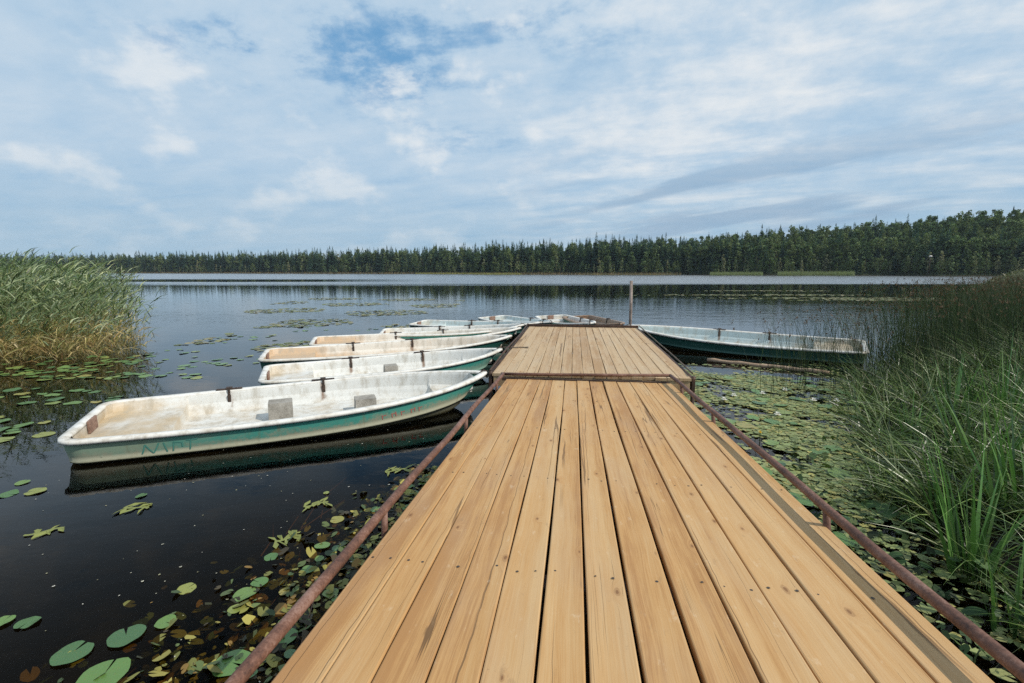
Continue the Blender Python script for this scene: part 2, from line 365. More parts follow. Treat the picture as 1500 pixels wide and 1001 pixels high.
fr = N.n('ShaderNodeFresnel', {'IOR': 1.30, 'Normal': bn})
gl = N.n('ShaderNodeBsdfGlossy', {'Color': (1, 1, 1), 'Roughness': N.m('ADD', .012, N.m('ADD', N.m('MULTIPLY', band, .22), N.m('MULTIPLY', mid, .03))), 'Normal': bn})
fr = N.m('MULTIPLY', fr, N.sm(fr, .0, .17, .08, 1.0))
tr = N.n('ShaderNodeBsdfTransparent', {'Color': (.50, .42, .27)})
N.out(N.n('ShaderNodeMixShader', {0: fr, 1: tr, 2: gl}))

# ------------------------------------------------------------------ terrain
TH = np.radians([-180, -140, -100, -70, -47, -26, 0, 26, 35, 47, 70, 90, 120, 180])
TD = np.array([16, 30, 200, 420, 590, 372, 245, 229, 232, 240, 220, 160, 60, 16.])
TR = np.array([1, 1, 1, 1, .3, 1.5, 4, 9, 12, 15, 12, 8, 2, 1.])
EDGE = np.array([(1.9, -9), (2.0, -1), (2.55, 1.5), (2.85, 2.9), (3.5, 4.2), (4.7, 6), (6.6, 8.5), (9.5, 11.5), (13, 14.6), (26, 27.5), (64, 66), (190, 190.)])
def sstep(x, a, b):
    t = np.clip((x - a) / (b - a), 0, 1); return t * t * (3 - 2 * t)
def edge_dist(x, y):
    """signed distance to the near bank's waterline, positive on land (to its right)"""
    best = np.full(x.shape, 1e9); sg = np.ones(x.shape)
    for (ax, ay), (bx, by) in zip(EDGE[:-1], EDGE[1:]):
        ex, ey = bx - ax, by - ay; t = np.clip(((x - ax) * ex + (y - ay) * ey) / (ex * ex + ey * ey), 0, 1)
        dd = np.hypot(x - ax - t * ex, y - ay - t * ey); cr = ex * (y - ay) - ey * (x - ax)
        k = dd < best; best = np.where(k, dd, best); sg = np.where(k, np.where(cr < 0, 1, -1), sg)
    return best * sg
def ground_z(x, y):
    x = np.asarray(x, float); y = np.asarray(y, float)
    r = np.hypot(x, y); th = np.arctan2(x, y)
    D = np.interp(th, TH, TD); R = np.interp(th, TH, TR)
    wob = 1 + .02 * np.sin(th * 23) + .013 * np.sin(th * 57 + 1)
    D = D * wob
    dr = r - D
    far = np.where(dr < 0, np.maximum(-.95, dr * .05), .45 * sstep(dr, 0, 6) + R * sstep(dr, 4, 70) + .004 * np.maximum(dr, 0))
    s = edge_dist(x, y)
    nb = np.where(s < 0, np.maximum(-.95, -.05 + s * .45), np.minimum(.20 * s, .38 + .02 * s) - .05 * np.exp(-s * 4))
    nb = nb + 1.9 * np.exp(-(((x - 35.5) / 5) ** 2 + ((y - 30) / 5.0) ** 2)) * (s > -2)
    nb = nb + np.where(s > 0, .06 * np.sin(x * 2.1 + y) * np.sin(y * 1.7) * np.clip(s, 0, 1), 0)
    return np.maximum(far, nb)
na = 360; rr = [0.0] + list(.35 * 1.055 ** np.arange(0, 171)); rr = np.array(rr[1:]); rr = rr[rr < 1000]
aa = np.linspace(-PI, PI, na, endpoint=False)
R_, A_ = np.meshgrid(rr, aa, indexing='ij'); X = R_ * np.sin(A_); Y = R_ * np.cos(A_)
Z = ground_z(X, Y); V = np.stack([X, Y, Z], -1).reshape(-1, 3)
fs = []
for i in range(len(rr) - 1):
    a = i * na + np.arange(na); b = i * na + (np.arange(na) + 1) % na
    fs.append(np.stack([a, a + na, b + na, b], -1))
fs = np.concatenate(fs).tolist(); fs.append(list(range(na - 1, -1, -1)))
g = mesh_obj('ground', V, fs, M_ground, smooth=True)
tag(g, kind='structure')
wt = mesh_obj('water', [(-900, -200, 0), (900, -200, 0), (900, 900, 0), (-900, 900, 0)], [(0, 1, 2, 3)], M_water)
tag(wt, kind='structure')

# ------------------------------------------------------------------ gangway and pier
dirv = Vector((0.12689, 0.99085, -0.04603)).normalized(); side = dirv.cross(Vector((0, 0, 1))).normalized(); nrm = side.cross(dirv)
P0 = U(855, 558, .40)
def frame(o, a, b, c): 
    M = Matrix((a, b, c)).transposed().to_4x4(); M.translation = o; return M
MG = frame(P0, side, dirv, nrm)
dh = Vector((dirv.x, dirv.y, 0)).normalized()
MP = frame(Vector((P0.x, P0.y, 0)) + dh * .02, side, dh, Vector((0, 0, 1)))

def plank(name, x0, x1, y0, y1, z1, th, parent, mat_, nails, seedv):
    rd = random.Random(seedv); b = MB(); w_ = x1 - x0; cx = (x0 + x1) / 2; L = y1 - y0
    # a slightly wavy board: several cross sections with rounded arrises
    ns = 26; prof = []
    for k in range(ns + 1):
        t = k / ns; wob = .0022 * math.sin(t * 9 + seedv) + .0015 * math.sin(t * 23 + seedv * 2); wz = .0015 * math.sin(t * 7 + seedv * 3)
        cup = .0016
        xs = [(-w_ / 2, -th), (-w_ / 2, -.006), (-w_ / 2 + .0015, -.0018), (-w_ / 2 + .006, 0), (-w_ / 6, -cup), (w_ / 6, -cup), (w_ / 2 - .006, 0), (w_ / 2 - .0015, -.0018), (w_ / 2, -.006), (w_ / 2, -th)]
        prof.append([(xx + wob * (1 if abs(xx) > .0 else 0), y0 + t * L - (y0 + y1) / 2, zz + wz) for xx, zz in xs])
    n = len(prof[0]); v = [p for s_ in prof for p in s_]; f = []
    for k in range(ns):
        for q in range(n): f.append((k * n + q, k * n + (q + 1) % n, (k + 1) * n + (q + 1) % n, (k + 1) * n + q))
    f = [tuple(reversed(q)) for q in f]
    f.append(tuple(range(n))); f.append(tuple(ns * n + q for q in reversed(range(n))))
    b.add(v, f, 0)
    for yn in nails:
        for sx in (-.27, .27):
            if rd.random() < .25: continue
            px_, py_ = sx * w_ + rd.uniform(-.012, .012), yn + rd.uniform(-.02, .02) - (y0 + y1) / 2; r_ = rd.uniform(.0045, .0075)
            b.add([(px_ + r_ * math.cos(a * PI / 4), py_ + r_ * math.sin(a * PI / 4), .0008) for a in range(8)], [tuple(range(8))], 1)
    o = b.build(name, [mat_, M_nail], parent); o.location = (cx, (y0 + y1) / 2, z1)
    return o

gang = empty('gangway', mat=MG)
tag(gang, 'sloping gangway of fresh pine planks with low rusty pipe rails on both sides', 'gangway')
ge = [-1.07, -.915, -.764, -.596, -.43, -.257, -.094, .076, .258, .44, .62, .80, .985, 1.166]
gaps = [.003, .004, .006, .007, .010, .010, .014, .017, .013, .010, .009, .008]
for k in range(13):
    gl_ = gaps[k - 1] / 2 if k else 0; gr_ = gaps[k] / 2 if k < 12 else 0
    plank('plank', ge[k] + gl_, ge[k + 1] - gr_, -8.2, random.uniform(-.03, .0), random.uniform(-.0015, .0015), .04, gang, M_wood, [-.12, -1.25, -2.4, -3.55, -4.62, -5.8, -7.0], 3 + k)
for yb in (-.12, -1.25, -2.4, -3.55, -4.62, -5.8, -7.0):
    b = MB(); b.box(-1.04, 1.13, yb - .05, yb + .05, -.15, -.043, .004); b.build('crossbeam', M_rustd, gang)
for xs_ in (-1.0, 1.09):
    b = MB(); b.box(xs_ - .03, xs_ + .03, -8.1, -.02, -.26, -.153, .004); b.build('side_beam', M_rustd, gang)
for (xa, zr, posts) in ((-1.125, .062, (-.55, -2.35, -4.28, -6.5)), (1.165, .095, (-.62, -1.95, -4.0, -6.1))):
    b = MB(); n_ = 24
    b.tube([(xa + .006 * math.sin(k * .9), .03 - 8.2 * k / n_, .0 + zr + .003 * math.sin(k * 1.3)) for k in range(n_ + 1)], .0235, 14)
    rail = b.build('rail', M_rust, gang, True)
    for yp in posts:
        xo_ = math.copysign(.03, xa) if zr > .08 else 0; b = MB(); b.tube([(xa, yp, zr - .01), (xa + xo_, yp, -.20)], .018, 10); b.tube([(xa + xo_, yp, -.20), (xa - math.copysign(.09, xa), yp, -.21)], .018, 10)
        b.build('rail_post', M_rust, rail, True)
b = MB(); b.tube([(-1.16, .03, .06), (-.5, .035, .066), (.3, .04, .080), (1.16, .04, .10)], .021, 12); b.tube([(1.16, .04, .10), (1.165, -.02, .095)], .021, 12)
b.build('cross_pipe', M_rust, gang, True)
b = MB(); b.box(-1.14, 1.14, .006, .05, -.03, .012, .004); b.build('end_bar', M_rustd, gang)

pier = empty('floating_pier', mat=MP)
tag(pier, 'level pine plank pier beyond the gangway with boats moored around it', 'pier')
px0, px1, pyl = -1.30, 1.46, 5.93; npk = 17; wpk = (px1 - px0) / npk; PZ = .45
for k in range(npk):
    gp = random.choice([.004, .006, .008, .010])
    plank('plank', px0 + k * wpk + gp / 2, px0 + (k + 1) * wpk - gp / 2, .075 + random.uniform(0, .02), pyl + random.uniform(-.02, .02), PZ + random.uniform(-.0015, .0015), .04, pier, M_wood2, [.25, 1.6, 3.0, 4.4, 5.7], 40 + k)
b = MB(); b.box(px0 + .02, px1 - .02, .095, .15, .26, PZ - .045, .004); b.build('front_beam', M_wood2, pier)
for yb in (1.6, 3.0, 4.4, 5.7):
    b = MB(); b.box(px0 + .02, px1 - .02, yb - .05, yb + .05, .28, PZ - .043, .004); b.build('crossbeam', M_rustd, pier)
for xa in (px0 - .03, px1 + .03):
    b = MB(); b.box(xa - .022, xa + .022, .10, pyl + .02, .25, PZ - .008, .005); b.build('side_beam', M_rustd, pier)
b = MB(); b.box(px0 - .05, px1 + .05, pyl + .035, pyl + .09, .27, PZ + .06, .005); b.build('end_beam', M_rustd, pier)
b = MB(); b.tube([(px0 - .035, .12, PZ + .03), (px0 - .05, 2, PZ + .05), (px0 - .03, 4, PZ + .04), (px0 - .04, pyl + .03, PZ + .07)], .017, 8); b.build('side_pipe', M_rustd, pier, True)
for xa in (-.85, .9):
    for ya in (1.2, 4.6):
        b = MB(); b.tube([(xa - .8 * (0), ya - .8, .10), (xa, ya + .8, .10)], .17, 16); b.build('float_drum', M_rustd, pier, True)
for (xa, ya) in ((px0 - .03, .13), (px1 + .03, .13)):
    b = MB(); b.tube([(xa, ya, -.7), (xa, ya, PZ + .02)], .028, 10); b.build('corner_post', M_rustd, pier, True)

def PW(x, y, z): return MP @ Vector((x, y, z))
b = MB()
cab = [(px1 + .05, pyl - .05, .52), (px1 + .06, 5.0, .50), (px1 + .085, 4.0, .475), (px1 + .10, 3.2, .455), (px1 + .10, 2.2, .46), (px1 + .07, 1.0, .475), (px1 + .03, .2, .50)]
b.tube([PW(*q) for q in cab], .012, 8); o = b.build('mooring_cable', M_rope, None, True)
tag(o, 'dark mooring cable lying along the right edge of the pier', 'cable')
b = MB(); pts = [U(736, 509, .462) + Vector((.035 * math.sin(k * 1.1) * .35 + k * .035, .02 * math.sin(k * .8), 0)) for k in range(15)]
b.tube(pts, [.010] * 13 + [.018, .020], 8); o = b.build('rope', M_rope, None, True)
tag(o, 'short dark rope end with a knot lying across the pier planks', 'rope')
q = U(923, 474, .45); b = MB(); b.tube([(q.x, q.y, -.9), (q.x + .005, q.y, .8), (q.x - .01, q.y, 1.63)], .042, 14); o = b.build('mooring_post', M_post, None, True)
tag(o, 'tall pale metal pipe standing at the far right corner of the pier', 'post')

# ------------------------------------------------------------------ boats
def boat(label, stern, bow, B=1.42, hull=M_hullA, liner=M_linA, rim=M_rimA, dz=0.0, roll=0.03, locks=(.28, .53), blocks=(), board=True, marks=False, dirt=0.6, lsides=(1,)):
    s = Vector(stern); e = Vector(bow); L = (e - s).length; ang = math.atan2(e.y - s.y, e.x - s.x)
    root = empty('rowing_boat', (s.x, s.y, dz), (roll, 0, ang)); tag(root, label, 'rowing boat', 'rowing boats moored at the pier')
    def hb(t):
        a = .86 + .14 * math.sin(PI / 2 * min(1, t / .45)) if t < .45 else max(0, 1 - ((t - .45) / .55) ** 2.4) ** .78
        q = min(t / .04, 1); a *= .80 + .20 * math.sqrt(1 - (1 - q) ** 2)
        return max(.035, B / 2 * a)
    zs = lambda t: .29 + .02 * (1 - t) ** 2 + .16 * t ** 2.6
    zk = lambda t: -.14 + .30 * max(0, (t - .75) / .25) ** 2
    ts = sorted(set([0, .006, .014, .025, .04] + list(np.linspace(.06, .9, 40)) + [.925, .945, .96, .972, .982, .99, .996, 1.0]))
    def xr(t, z): 
        k = 1 - (z - zk(t)) / (zs(t) - zk(t)); return t * L - .32 * t ** 6 * k + .06 * (1 - t) ** 8 * k
    def prof(t):
        b_, Zs = hb(t), zs(t); zc_ = min(.075 + .12 * t ** 3, Zs - .1); lz = lambda a: Zs + (zc_ - Zs) * a
        k = zk(t)
        return [(b_, Zs - .012), (b_ * .988, lz(.25)), (b_ * .975, lz(.5)), (b_ * .962, lz(.75)), (b_ * .948, zc_ + .014), (b_ * .952 + .012, zc_ + .004), (b_ * .945 + .010, zc_ - .012), (b_ * .915, zc_ - .018), (b_ * .87, zc_ * .45), (b_ * .72, max(-.03, k + .02)), (b_ * .42, max(-.09, k + .01)), (0.0, k)]
    def loft(secs, closed=False):
        n = len(secs[0]); v = [p_ for s_ in secs for p_ in s_]; f = []
        for i in range(len(secs) - 1):
            for q in range(n - 1): f.append((i * n + q, (i + 1) * n + q, (i + 1) * n + q + 1, i * n + q + 1))
        return v, f
    secs = []; up = []
    for t in ts:
        P = prof(t); ring = [(xr(t, z), y, z) for y, z in P] + [(xr(t, z), -y, z) for y, z in reversed(P[:-1])]
        secs.append(ring); u_ = [1 - q / 4 if q < 4 else -.3 for q in range(len(P))]; up += u_ + list(reversed(u_[:-1]))
    v, f = loft(secs); n = len(secs[0]); f.append(tuple(range(n)))
    ho = mesh_obj('hull', v, f, hull, root, smooth=True, attrs={'up': up})
    # inner moulding
    secs = []; rust = []; dr = []
    ti = sorted(set([0, .01, .03, .05] + [.165, .172, .180, .845, .853, .86] + list(np.linspace(.07, .97, 52))))
    for t in ti:
        b_ = max(hb(t) - .058, .012); Zs = zs(t)
        fl = .055 if .172 < t < .853 else (.18 if t <= .172 else .19)
        P = [(b_, Zs - .004), (b_ - .012, Zs - .03)]
        for a in (.16, .32, .5, .68, .85): P.append((max(b_ * (1 - .07 * a) - .014, .008), Zs - .03 + (fl + .02 - Zs + .03) * a))
        if fl < .1: P[-2] = (max(P[-2][0] - .02, .008), P[-2][1]); P[-1] = (max(P[-1][0] - .03, .008), P[-1][1])
        P += [(max(b_ * .9 - .05, .006), fl + .006), (b_ * .45, fl), (0, fl)]
        xx = .062 + t * (L - .14)
        ring = [(xx, y, z) for y, z in P] + [(xx, -y, z) for y, z in reversed(P[:-1])]; secs.append(ring)
        lr = []
        for (y, z) in P:
            k = max(math.exp(-((xx - lt * L) / .04) ** 2) * (1.0 if z > .10 else .5) * (1 if y > b_ * .5 else 0) for lt in locks) if locks else 0
            lr.append(k)
        rust += lr + list(reversed(lr[:-1]))
        ld = [dirt * (.55 * math.exp(-((t) / .22) ** 2) + .35 * max(0, 1 - (z - fl) / .12) + .15) for y, z in P]; dr += ld + list(reversed(ld[:-1]))
    v, f = loft(secs); n = len(secs[0]); f = [tuple(reversed(q)) for q in f]; f.append(tuple(reversed(range(n)))); f.append(tuple((len(secs) - 1) * n + q for q in range(n)))
    li = mesh_obj('inner_moulding', v, f, liner, root, smooth=False, attrs={'rust': rust, 'dirt': dr})
    # gunwale strip all round
    out = [(xr(t, zs(t)), hb(t), zs(t)) for t in reversed(ts)] + [(0, y, zs(0)) for y in np.linspace(hb(0) * .8, -hb(0) * .8, 7)] + [(xr(t, zs(t)), -hb(t), zs(t)) for t in ts]
    no = len(out); v = []; f = []
    for i, (x_, y_, z_) in enumerate(out):
        a = out[(i - 1) % no]; c_ = out[(i + 1) % no]; tx, ty = c_[0] - a[0], c_[1] - a[1]; l_ = math.hypot(tx, ty) or 1; nx, ny = -ty / l_, tx / l_
        # outward normal: path runs bow -> stern on +y side
        nx, ny = -nx, -ny
        if nx * (x_ - L * .45) + ny * y_ < 0: nx, ny = -nx, -ny
        for off, hz in ((.004, -.036), (.022, -.034), (.027, -.012), (.020, .006), (-.02, .010), (-.055, .007), (-.064, -.004), (-.064, -.03)):
            yy_ = y_ + ny * off
            if y_ > .02: yy_ = max(yy_, .003)
            elif y_ < -.02: yy_ = min(yy_, -.003)
            v.append((x_ + nx * off, yy_, z_ + hz))
    for i in range(no):
        for q in range(8):
            f.append((i * 8 + q, ((i + 1) % no) * 8 + q, ((i + 1) % no) * 8 + (q + 1) % 8, i * 8 + (q + 1) % 8))
    gw = mesh_obj('gunwale', v, f, rim, root, smooth=True, attrs={'rust': [0] * len(v), 'dirt': [dirt * .5] * len(v)})
    for lt in locks:
        for sg in lsides:
            y_ = sg * (hb(lt) - .02); z_ = zs(lt); b = MB(); x_ = lt * L
            b.box(x_ - .15, x_ + .15, y_ - .028, y_ + .028, z_ + .0125, z_ + .022, .003); b.box(x_ - .035, x_ + .035, y_ - .035, y_ + .035, z_ + .0225, z_ + .04, .004)
            b.tube([(x_, y_ - sg * .055, z_ - .10), (x_, y_ - sg * .055, z_ + .03)], .016, 8)
            b.box(x_ - .02, x_ + .02, min(y_ - sg * .045, y_ - sg * .085), max(y_ - sg * .045, y_ - sg * .085), z_ - .15, z_ - .05, .004)
            b.build('oarlock', M_iron, root)
    for (bt, by, bw, bh, bd) in blocks:
        b = MB(); x_ = bt * L; z0 = .058
        v_ = [(x_ - bw / 2, by - bd, z0), (x_ + bw / 2, by - bd, z0), (x_ + bw / 2, by + bd, z0), (x_ - bw / 2, by + bd, z0),
              (x_ - bw / 2, by - bd * .75, z0 + bh), (x_ + bw / 2, by - bd * .75, z0 + bh), (x_ + bw / 2, by + bd * .6, z0 + bh), (x_ - bw / 2, by + bd * .6, z0 + bh)]
        b.add(v_, [(3, 2, 1, 0), (4, 5, 6, 7), (0, 1, 5, 4), (1, 2, 6, 5), (2, 3, 7, 6), (3, 0, 4, 7)]); b.build('seat_support', M_grey, root)
    if board:
        b = MB(); b.box(.068, .09, -.11, .11, .185, zs(0) + .012, .004); b.box(-.03, -.006, -.11, .11, .14, zs(0) - .04, .004); b.build('motor_board', M_pad_wood, root)
    b = MB(); b.tube([(L - .10, 0, zs(1) - .02), (L - .03, 0, zs(1) + .028), (L + .03, 0, zs(1) + .01), (L + .03, 0, zs(1) - .09)], .011, 8); b.build('bow_ring', M_iron, root, True)
    def on_hull(x_, a, off=.003):
        t = x_ / L; P = prof(t); i = min(int(a * 4), 3); q = a * 4 - i; y_ = P[i][0] + (P[i + 1][0] - P[i][0]) * q; z_ = P[i][1] + (P[i + 1][1] - P[i][1]) * q
        return Vector((xr(t, z_), -(y_ + off), z_))
    def strokes(name, segs, mt, wd):
        b = MB()
        for (xa, aa_, xb, ab) in segs:
            n_ = 6; vv = []
            dx_, da_ = xb - xa, (ab - aa_) * .25; l_ = math.hypot(dx_, da_); ox, oa = -da_ / l_ * wd / 2, dx_ / l_ * wd / 2 * 4
            for k in range(n_ + 1):
                t = k / n_; xx, ya = xa + dx_ * t, aa_ + (ab - aa_) * t
                vv += [on_hull(xx + ox, min(max(ya + oa, .02), .97)), on_hull(xx - ox, min(max(ya - oa, .02), .97))]
            b.add(vv, [(2 * k, 2 * k + 1, 2 * k + 3, 2 * k + 2) for k in range(n_)])
        return b.build(name, mt, root)
    if marks:
        x0 = .66
        strokes('lettering', [(x0, .95, x0 + .04, .45), (x0 + .04, .45, x0 + .10, .95), (x0 + .10, .95, x0 + .16, .42), (x0 + .20, .42, x0 + .22, .95), (x0 + .27, .95, x0 + .29, .42), (x0 + .28, .45, x0 + .36, .50), (x0 + .36, .50, x0 + .36, .72), (x0 + .44, .4, x0 + .42, .95), (x0 + .40, .42, x0 + .50, .40)], M_teal, .013)
        for k, xq in enumerate((3.05, 3.17, 3.29, 3.42, 3.53)):
            strokes('red_letter', [(xq, .55, xq + .015, .8), (xq + .05, .5, xq + .06, .75)][: 1 + k % 2] + [(xq, .6, xq + .05, .57)], M_red, .010)
        b = MB(); c5 = [(.10, -.40), (.06, -.40), (.06, -.43), (.085, -.455), (.06, -.48), (.02, -.47)]
        b.tube([(x_ + .055, y_ - .02, .186) for x_, y_ in c5], .005, 6); b.tube
        o5 = b.build('rust_marking', M_orange, root, True)
    return root

boat('long white boat nearest the camera, worn turquoise hull with two grey seat blocks inside', (-4.63, 4.98), (-.40, 6.82), 1.52, M_hullA, M_linA, locks=(.28, .53),
     blocks=((.415, .12, .27, .22, .14), (.635, .02, .26, .19, .14)), marks=True, dirt=.75, roll=.055)
boat('white boat second from the camera, rusty oarlock streaks and one grey seat block', (-3.92, 7.36), (-.22, 8.90), 1.36, M_hullC, M_linA, locks=(.34, .66), blocks=((.50, .25, .22, .18, .14),), dirt=.5)
boat('boat with orange tan stained stern and dark green hull, third from the camera', (-4.80, 9.08), (-.04, 10.80), 1.40, M_hullB, M_linB, locks=(.33, .58), dirt=1.0)
boat('pale pinkish tan boat with two oarlocks, fourth from the camera', (-4.60, 10.9), (.20, 12.30), 1.36, M_hullC, M_linB, locks=(.38, .62), dirt=.8)
boat('white boat mostly hidden behind the pale tan boat, only its far rim showing', (-3.45, 12.55), (.30, 13.05), 1.30, M_hullC, M_linA, locks=(.40, .62), dirt=.4)
boat('dark green boat with pale inside lying beyond the row at the left', (-2.98, 14.95), (.85, 13.7), 1.30, M_hullB, M_linC, locks=(.40, .62), dirt=.35)
boat('pale blue boat whose white stern shows behind the dark green boat', (-.72, 16.8), (1.15, 13.75), 1.30, M_hullC, M_linC, locks=(.45, .68), dirt=.25)
boat('white sterned boat with brown motor board moored at the pier end', (1.38, 17.2), (2.2, 13.4), 1.32, M_hullC, M_linA, locks=(.40, .65), dirt=.3)
boat('brown stained boat beside the metal post at the pier end', (2.30, 17.0), (3.0, 13.2), 1.24, M_hullB, M_linD, M_linD, locks=(.4,), board=False, dirt=.9)
boat('dark green boat with pale blue rim on the right of the pier among rushes', (7.42, 9.90), (3.10, 12.60), 1.46, M_hullB, M_linC, locks=(.36, .58), dirt=.85, roll=-.085, dz=.03, lsides=(-1,))

# floating pole
b = MB(); a_, c_ = U(1036, 530), U(1215, 549); n_ = 14
b.tube([a_.lerp(c_, k / n_) + Vector((0, .012 * math.sin(k * .9), .035 + .008 * math.sin(k * 1.7))) for k in range(n_ + 1)], [.042 + .006 * math.sin(k * 2.1) for k in range(n_ + 1)], 10)
o = b.build('floating_pole', M_log, None, True); tag(o, 'bare weathered pole floating between the right boat and the lily pads', 'pole')

# ------------------------------------------------------------------ blades: reeds, rushes, sedge
def lerp(a, b, t): return a + (b - a) * t
class Blades:
    def __init__(s): s.V = []; s.C = []; s.F = []; s.n = 0
    def add(s, root, dirn, L, W, bend, cb, ct, nseg=4, taper=.8, grow=.3):
        root = np.asarray(root, float); n = len(root); dirn = np.asarray(dirn, float); dirn = dirn / np.linalg.norm(dirn, axis=1, keepdims=True)
        L = np.broadcast_to(L, n)[:, None]; W = np.broadcast_to(W, n)[:, None]; bend = np.broadcast_to(bend, (n, 3))
        ra = rng.uniform(0, 2 * PI, n); fc = np.stack([np.cos(ra), np.sin(ra), .2 * np.ones(n)], 1)
        sd = np.cross(dirn, fc); sd /= np.linalg.norm(sd, axis=1, keepdims=True) + 1e-6
        vs = []; cs = []
        for k in range(nseg + 1):
            t = k / nseg; c = root + dirn * L * t + bend * L * t * t
            w_ = W * (.5 + grow * math.sin(PI * min(t * 1.6, 1))) * max(1 - t, .02) ** taper
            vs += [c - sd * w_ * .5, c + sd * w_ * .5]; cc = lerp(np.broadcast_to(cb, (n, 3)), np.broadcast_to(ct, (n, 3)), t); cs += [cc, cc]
        m_ = 2 * (nseg + 1); Vv = np.stack(vs, 1).reshape(-1, 3); Cc = np.stack(cs, 1).reshape(-1, 3)
        base = s.n + np.arange(n)[:, None] * m_
        for k in range(nseg): s.F.append(np.concatenate([base + 2 * k, base + 2 * k + 1, base + 2 * k + 3, base + 2 * k + 2], 1))
        s.V.append(Vv); s.C.append(Cc); s.n += n * m_
    def build(s, name, m_): return mesh_obj(name, np.concatenate(s.V), np.concatenate(s.F), m_, cols=np.concatenate(s.C))
def pick(n, cols, jit=.25):
    c = np.array(cols)[rng.integers(0, len(cols), n)]; return c * rng.uniform(1 - jit, 1 + jit, (n, 1))
def rd_dir(n, lean, bias=(0, 0)):
    a = rng.uniform(0, 2 * PI, n); l_ = rng.uniform(0, lean, n); return np.stack([np.cos(a) * l_ + bias[0], np.sin(a) * l_ + bias[1], np.ones(n)], 1)

# left reed bed: a block of reeds in the shallows; its front edge and right flank thin out
def reed_points(n):
    out = []
    while len(out) < n:
        y = rng.uniform(8.0, 19); x = rng.uniform(-24, -8.0)
        front = 8.25 + .9 * max(0, (x + 12.5)) * .55 + .25 * math.sin(x * 3.1) + .12 * math.sin(x * 9)   # front edge runs away to the right
        flank = -.785 * y - .05 + .25 * math.sin(y * 2.3)
        if y < front or x > flank: continue
        dens = min(1, .10 + (flank - x) * .42)
        if rng.random() > dens: continue
        out.append((x, y))
    return np.array(out)
rp = reed_points(5600); n = len(rp)
hts = (rng.uniform(1.05, 2.0, n) + rng.uniform(.1, .38, n) * (rng.random(n) < .10)) * (1 - .28 * np.exp(-(np.maximum(0, -.785 * rp[:, 1] - rp[:, 0]) / 1.1))) + .08 * np.sin(rp[:, 0] * 1.3) + .34 * sstep(rp[:, 0], -9.0, -11.5)
B_ = Blades(); root = np.c_[rp, -.25 * np.ones(n)]; dd = rd_dir(n, .12, (.10, -.02)); dd /= np.linalg.norm(dd, axis=1, keepdims=True)
stem_c = pick(n, [(.10, .13, .045), (.12, .14, .06), (.16, .15, .07)]); 
bendv = np.stack([rng.uniform(.02, .22, n), rng.uniform(-.1, .06, n), -.03 * np.ones(n)], 1)
B_.add(root, dd, hts + .25, .011, bendv, pick(n, [(.30, .22, .09), (.22, .19, .08)]), stem_c, 4, .3, 0)
for lv in range(8):
    t = .22 + .76 * lv / 7 + rng.uniform(-.05, .05, n); t = t.clip(.1, .98)
    p_ = root + dd * (hts + .25)[:, None] * t[:, None] + bendv * (hts + .25)[:, None] * (t ** 2)[:, None]
    up_ = rng.uniform(.8, 2.2, n); a = rng.normal(0.0, 1.25, n); ld = np.stack([np.cos(a), np.sin(a), up_], 1)
    L_ = rng.uniform(.32, .70, n)
    green = pick(n, [(.19, .26, .13), (.25, .32, .17), (.05, .08, .04), (.42, .47, .29), (.12, .175, .085), (.34, .37, .17)], .4); dry = pick(n, [(.50, .40, .17), (.58, .45, .20), (.36, .25, .10), (.28, .26, .09), (.56, .45, .21)], .4)
    zz = p_[:, 2]; front = np.exp(-np.maximum(0, rp[:, 1] - 8.6 - .5 * np.maximum(0, rp[:, 0] + 12.5)) / 1.6)
    isd = (rng.random(n) < np.clip((.85 - zz) * 1.5, 0, .92))
    c_ = np.where(isd[:, None], dry, green)
    bd = np.stack([rng.uniform(.05, .40, n), rng.uniform(-.22, .1, n), -rng.uniform(.25, .95, n)], 1)
    B_.add(p_, ld, L_, rng.uniform(.024, .046, n), bd, c_, c_ * 1.1, 4)
# dead straw at the waterline along the front
k_ = np.where(rp[:, 1] < 8.55 + .495 * np.maximum(0, rp[:, 0] + 12.5) + 1.6)[0]; k_ = np.concatenate([k_] * 6); n2 = len(k_)
r2 = np.c_[rp[k_] + rng.normal(0, .13, (n2, 2)), rng.uniform(-.02, .35, n2)]
st = pick(n2, [(.56, .44, .21), (.62, .50, .27), (.46, .30, .12), (.36, .20, .08), (.50, .44, .18)])
B_.add(r2, rd_dir(n2, .9, (.1, -.25)), rng.uniform(.2, .55, n2), rng.uniform(.012, .024, n2), np.stack([rng.normal(0, .3, n2), rng.uniform(-.6, .1, n2), -rng.uniform(.2, .8, n2)], 1), st, st * .8, 3)
# feathery heads
n3 = 260; k_ = rng.choice(n, n3, replace=False); tip = root[k_] + dd[k_] * (hts[k_] + .25)[:, None] + bendv[k_] * (hts[k_] + .25)[:, None]
for j in range(5):
    B_.add(tip + rng.normal(0, .01, (n3, 3)), np.stack([rng.uniform(.1, .6, n3), rng.normal(0, .2, n3), np.ones(n3)], 1), rng.uniform(.12, .26, n3), .014, np.stack([rng.uniform(.2, .8, n3), rng.normal(0, .1, n3), -.35 * np.ones(n3)], 1), (.16, .13, .09), (.22, .17, .11), 3)
o = B_.build('reeds', M_plant); tag(o, 'dense green reed bed with straw coloured bases standing in the water at left', 'reeds', kind='stuff')

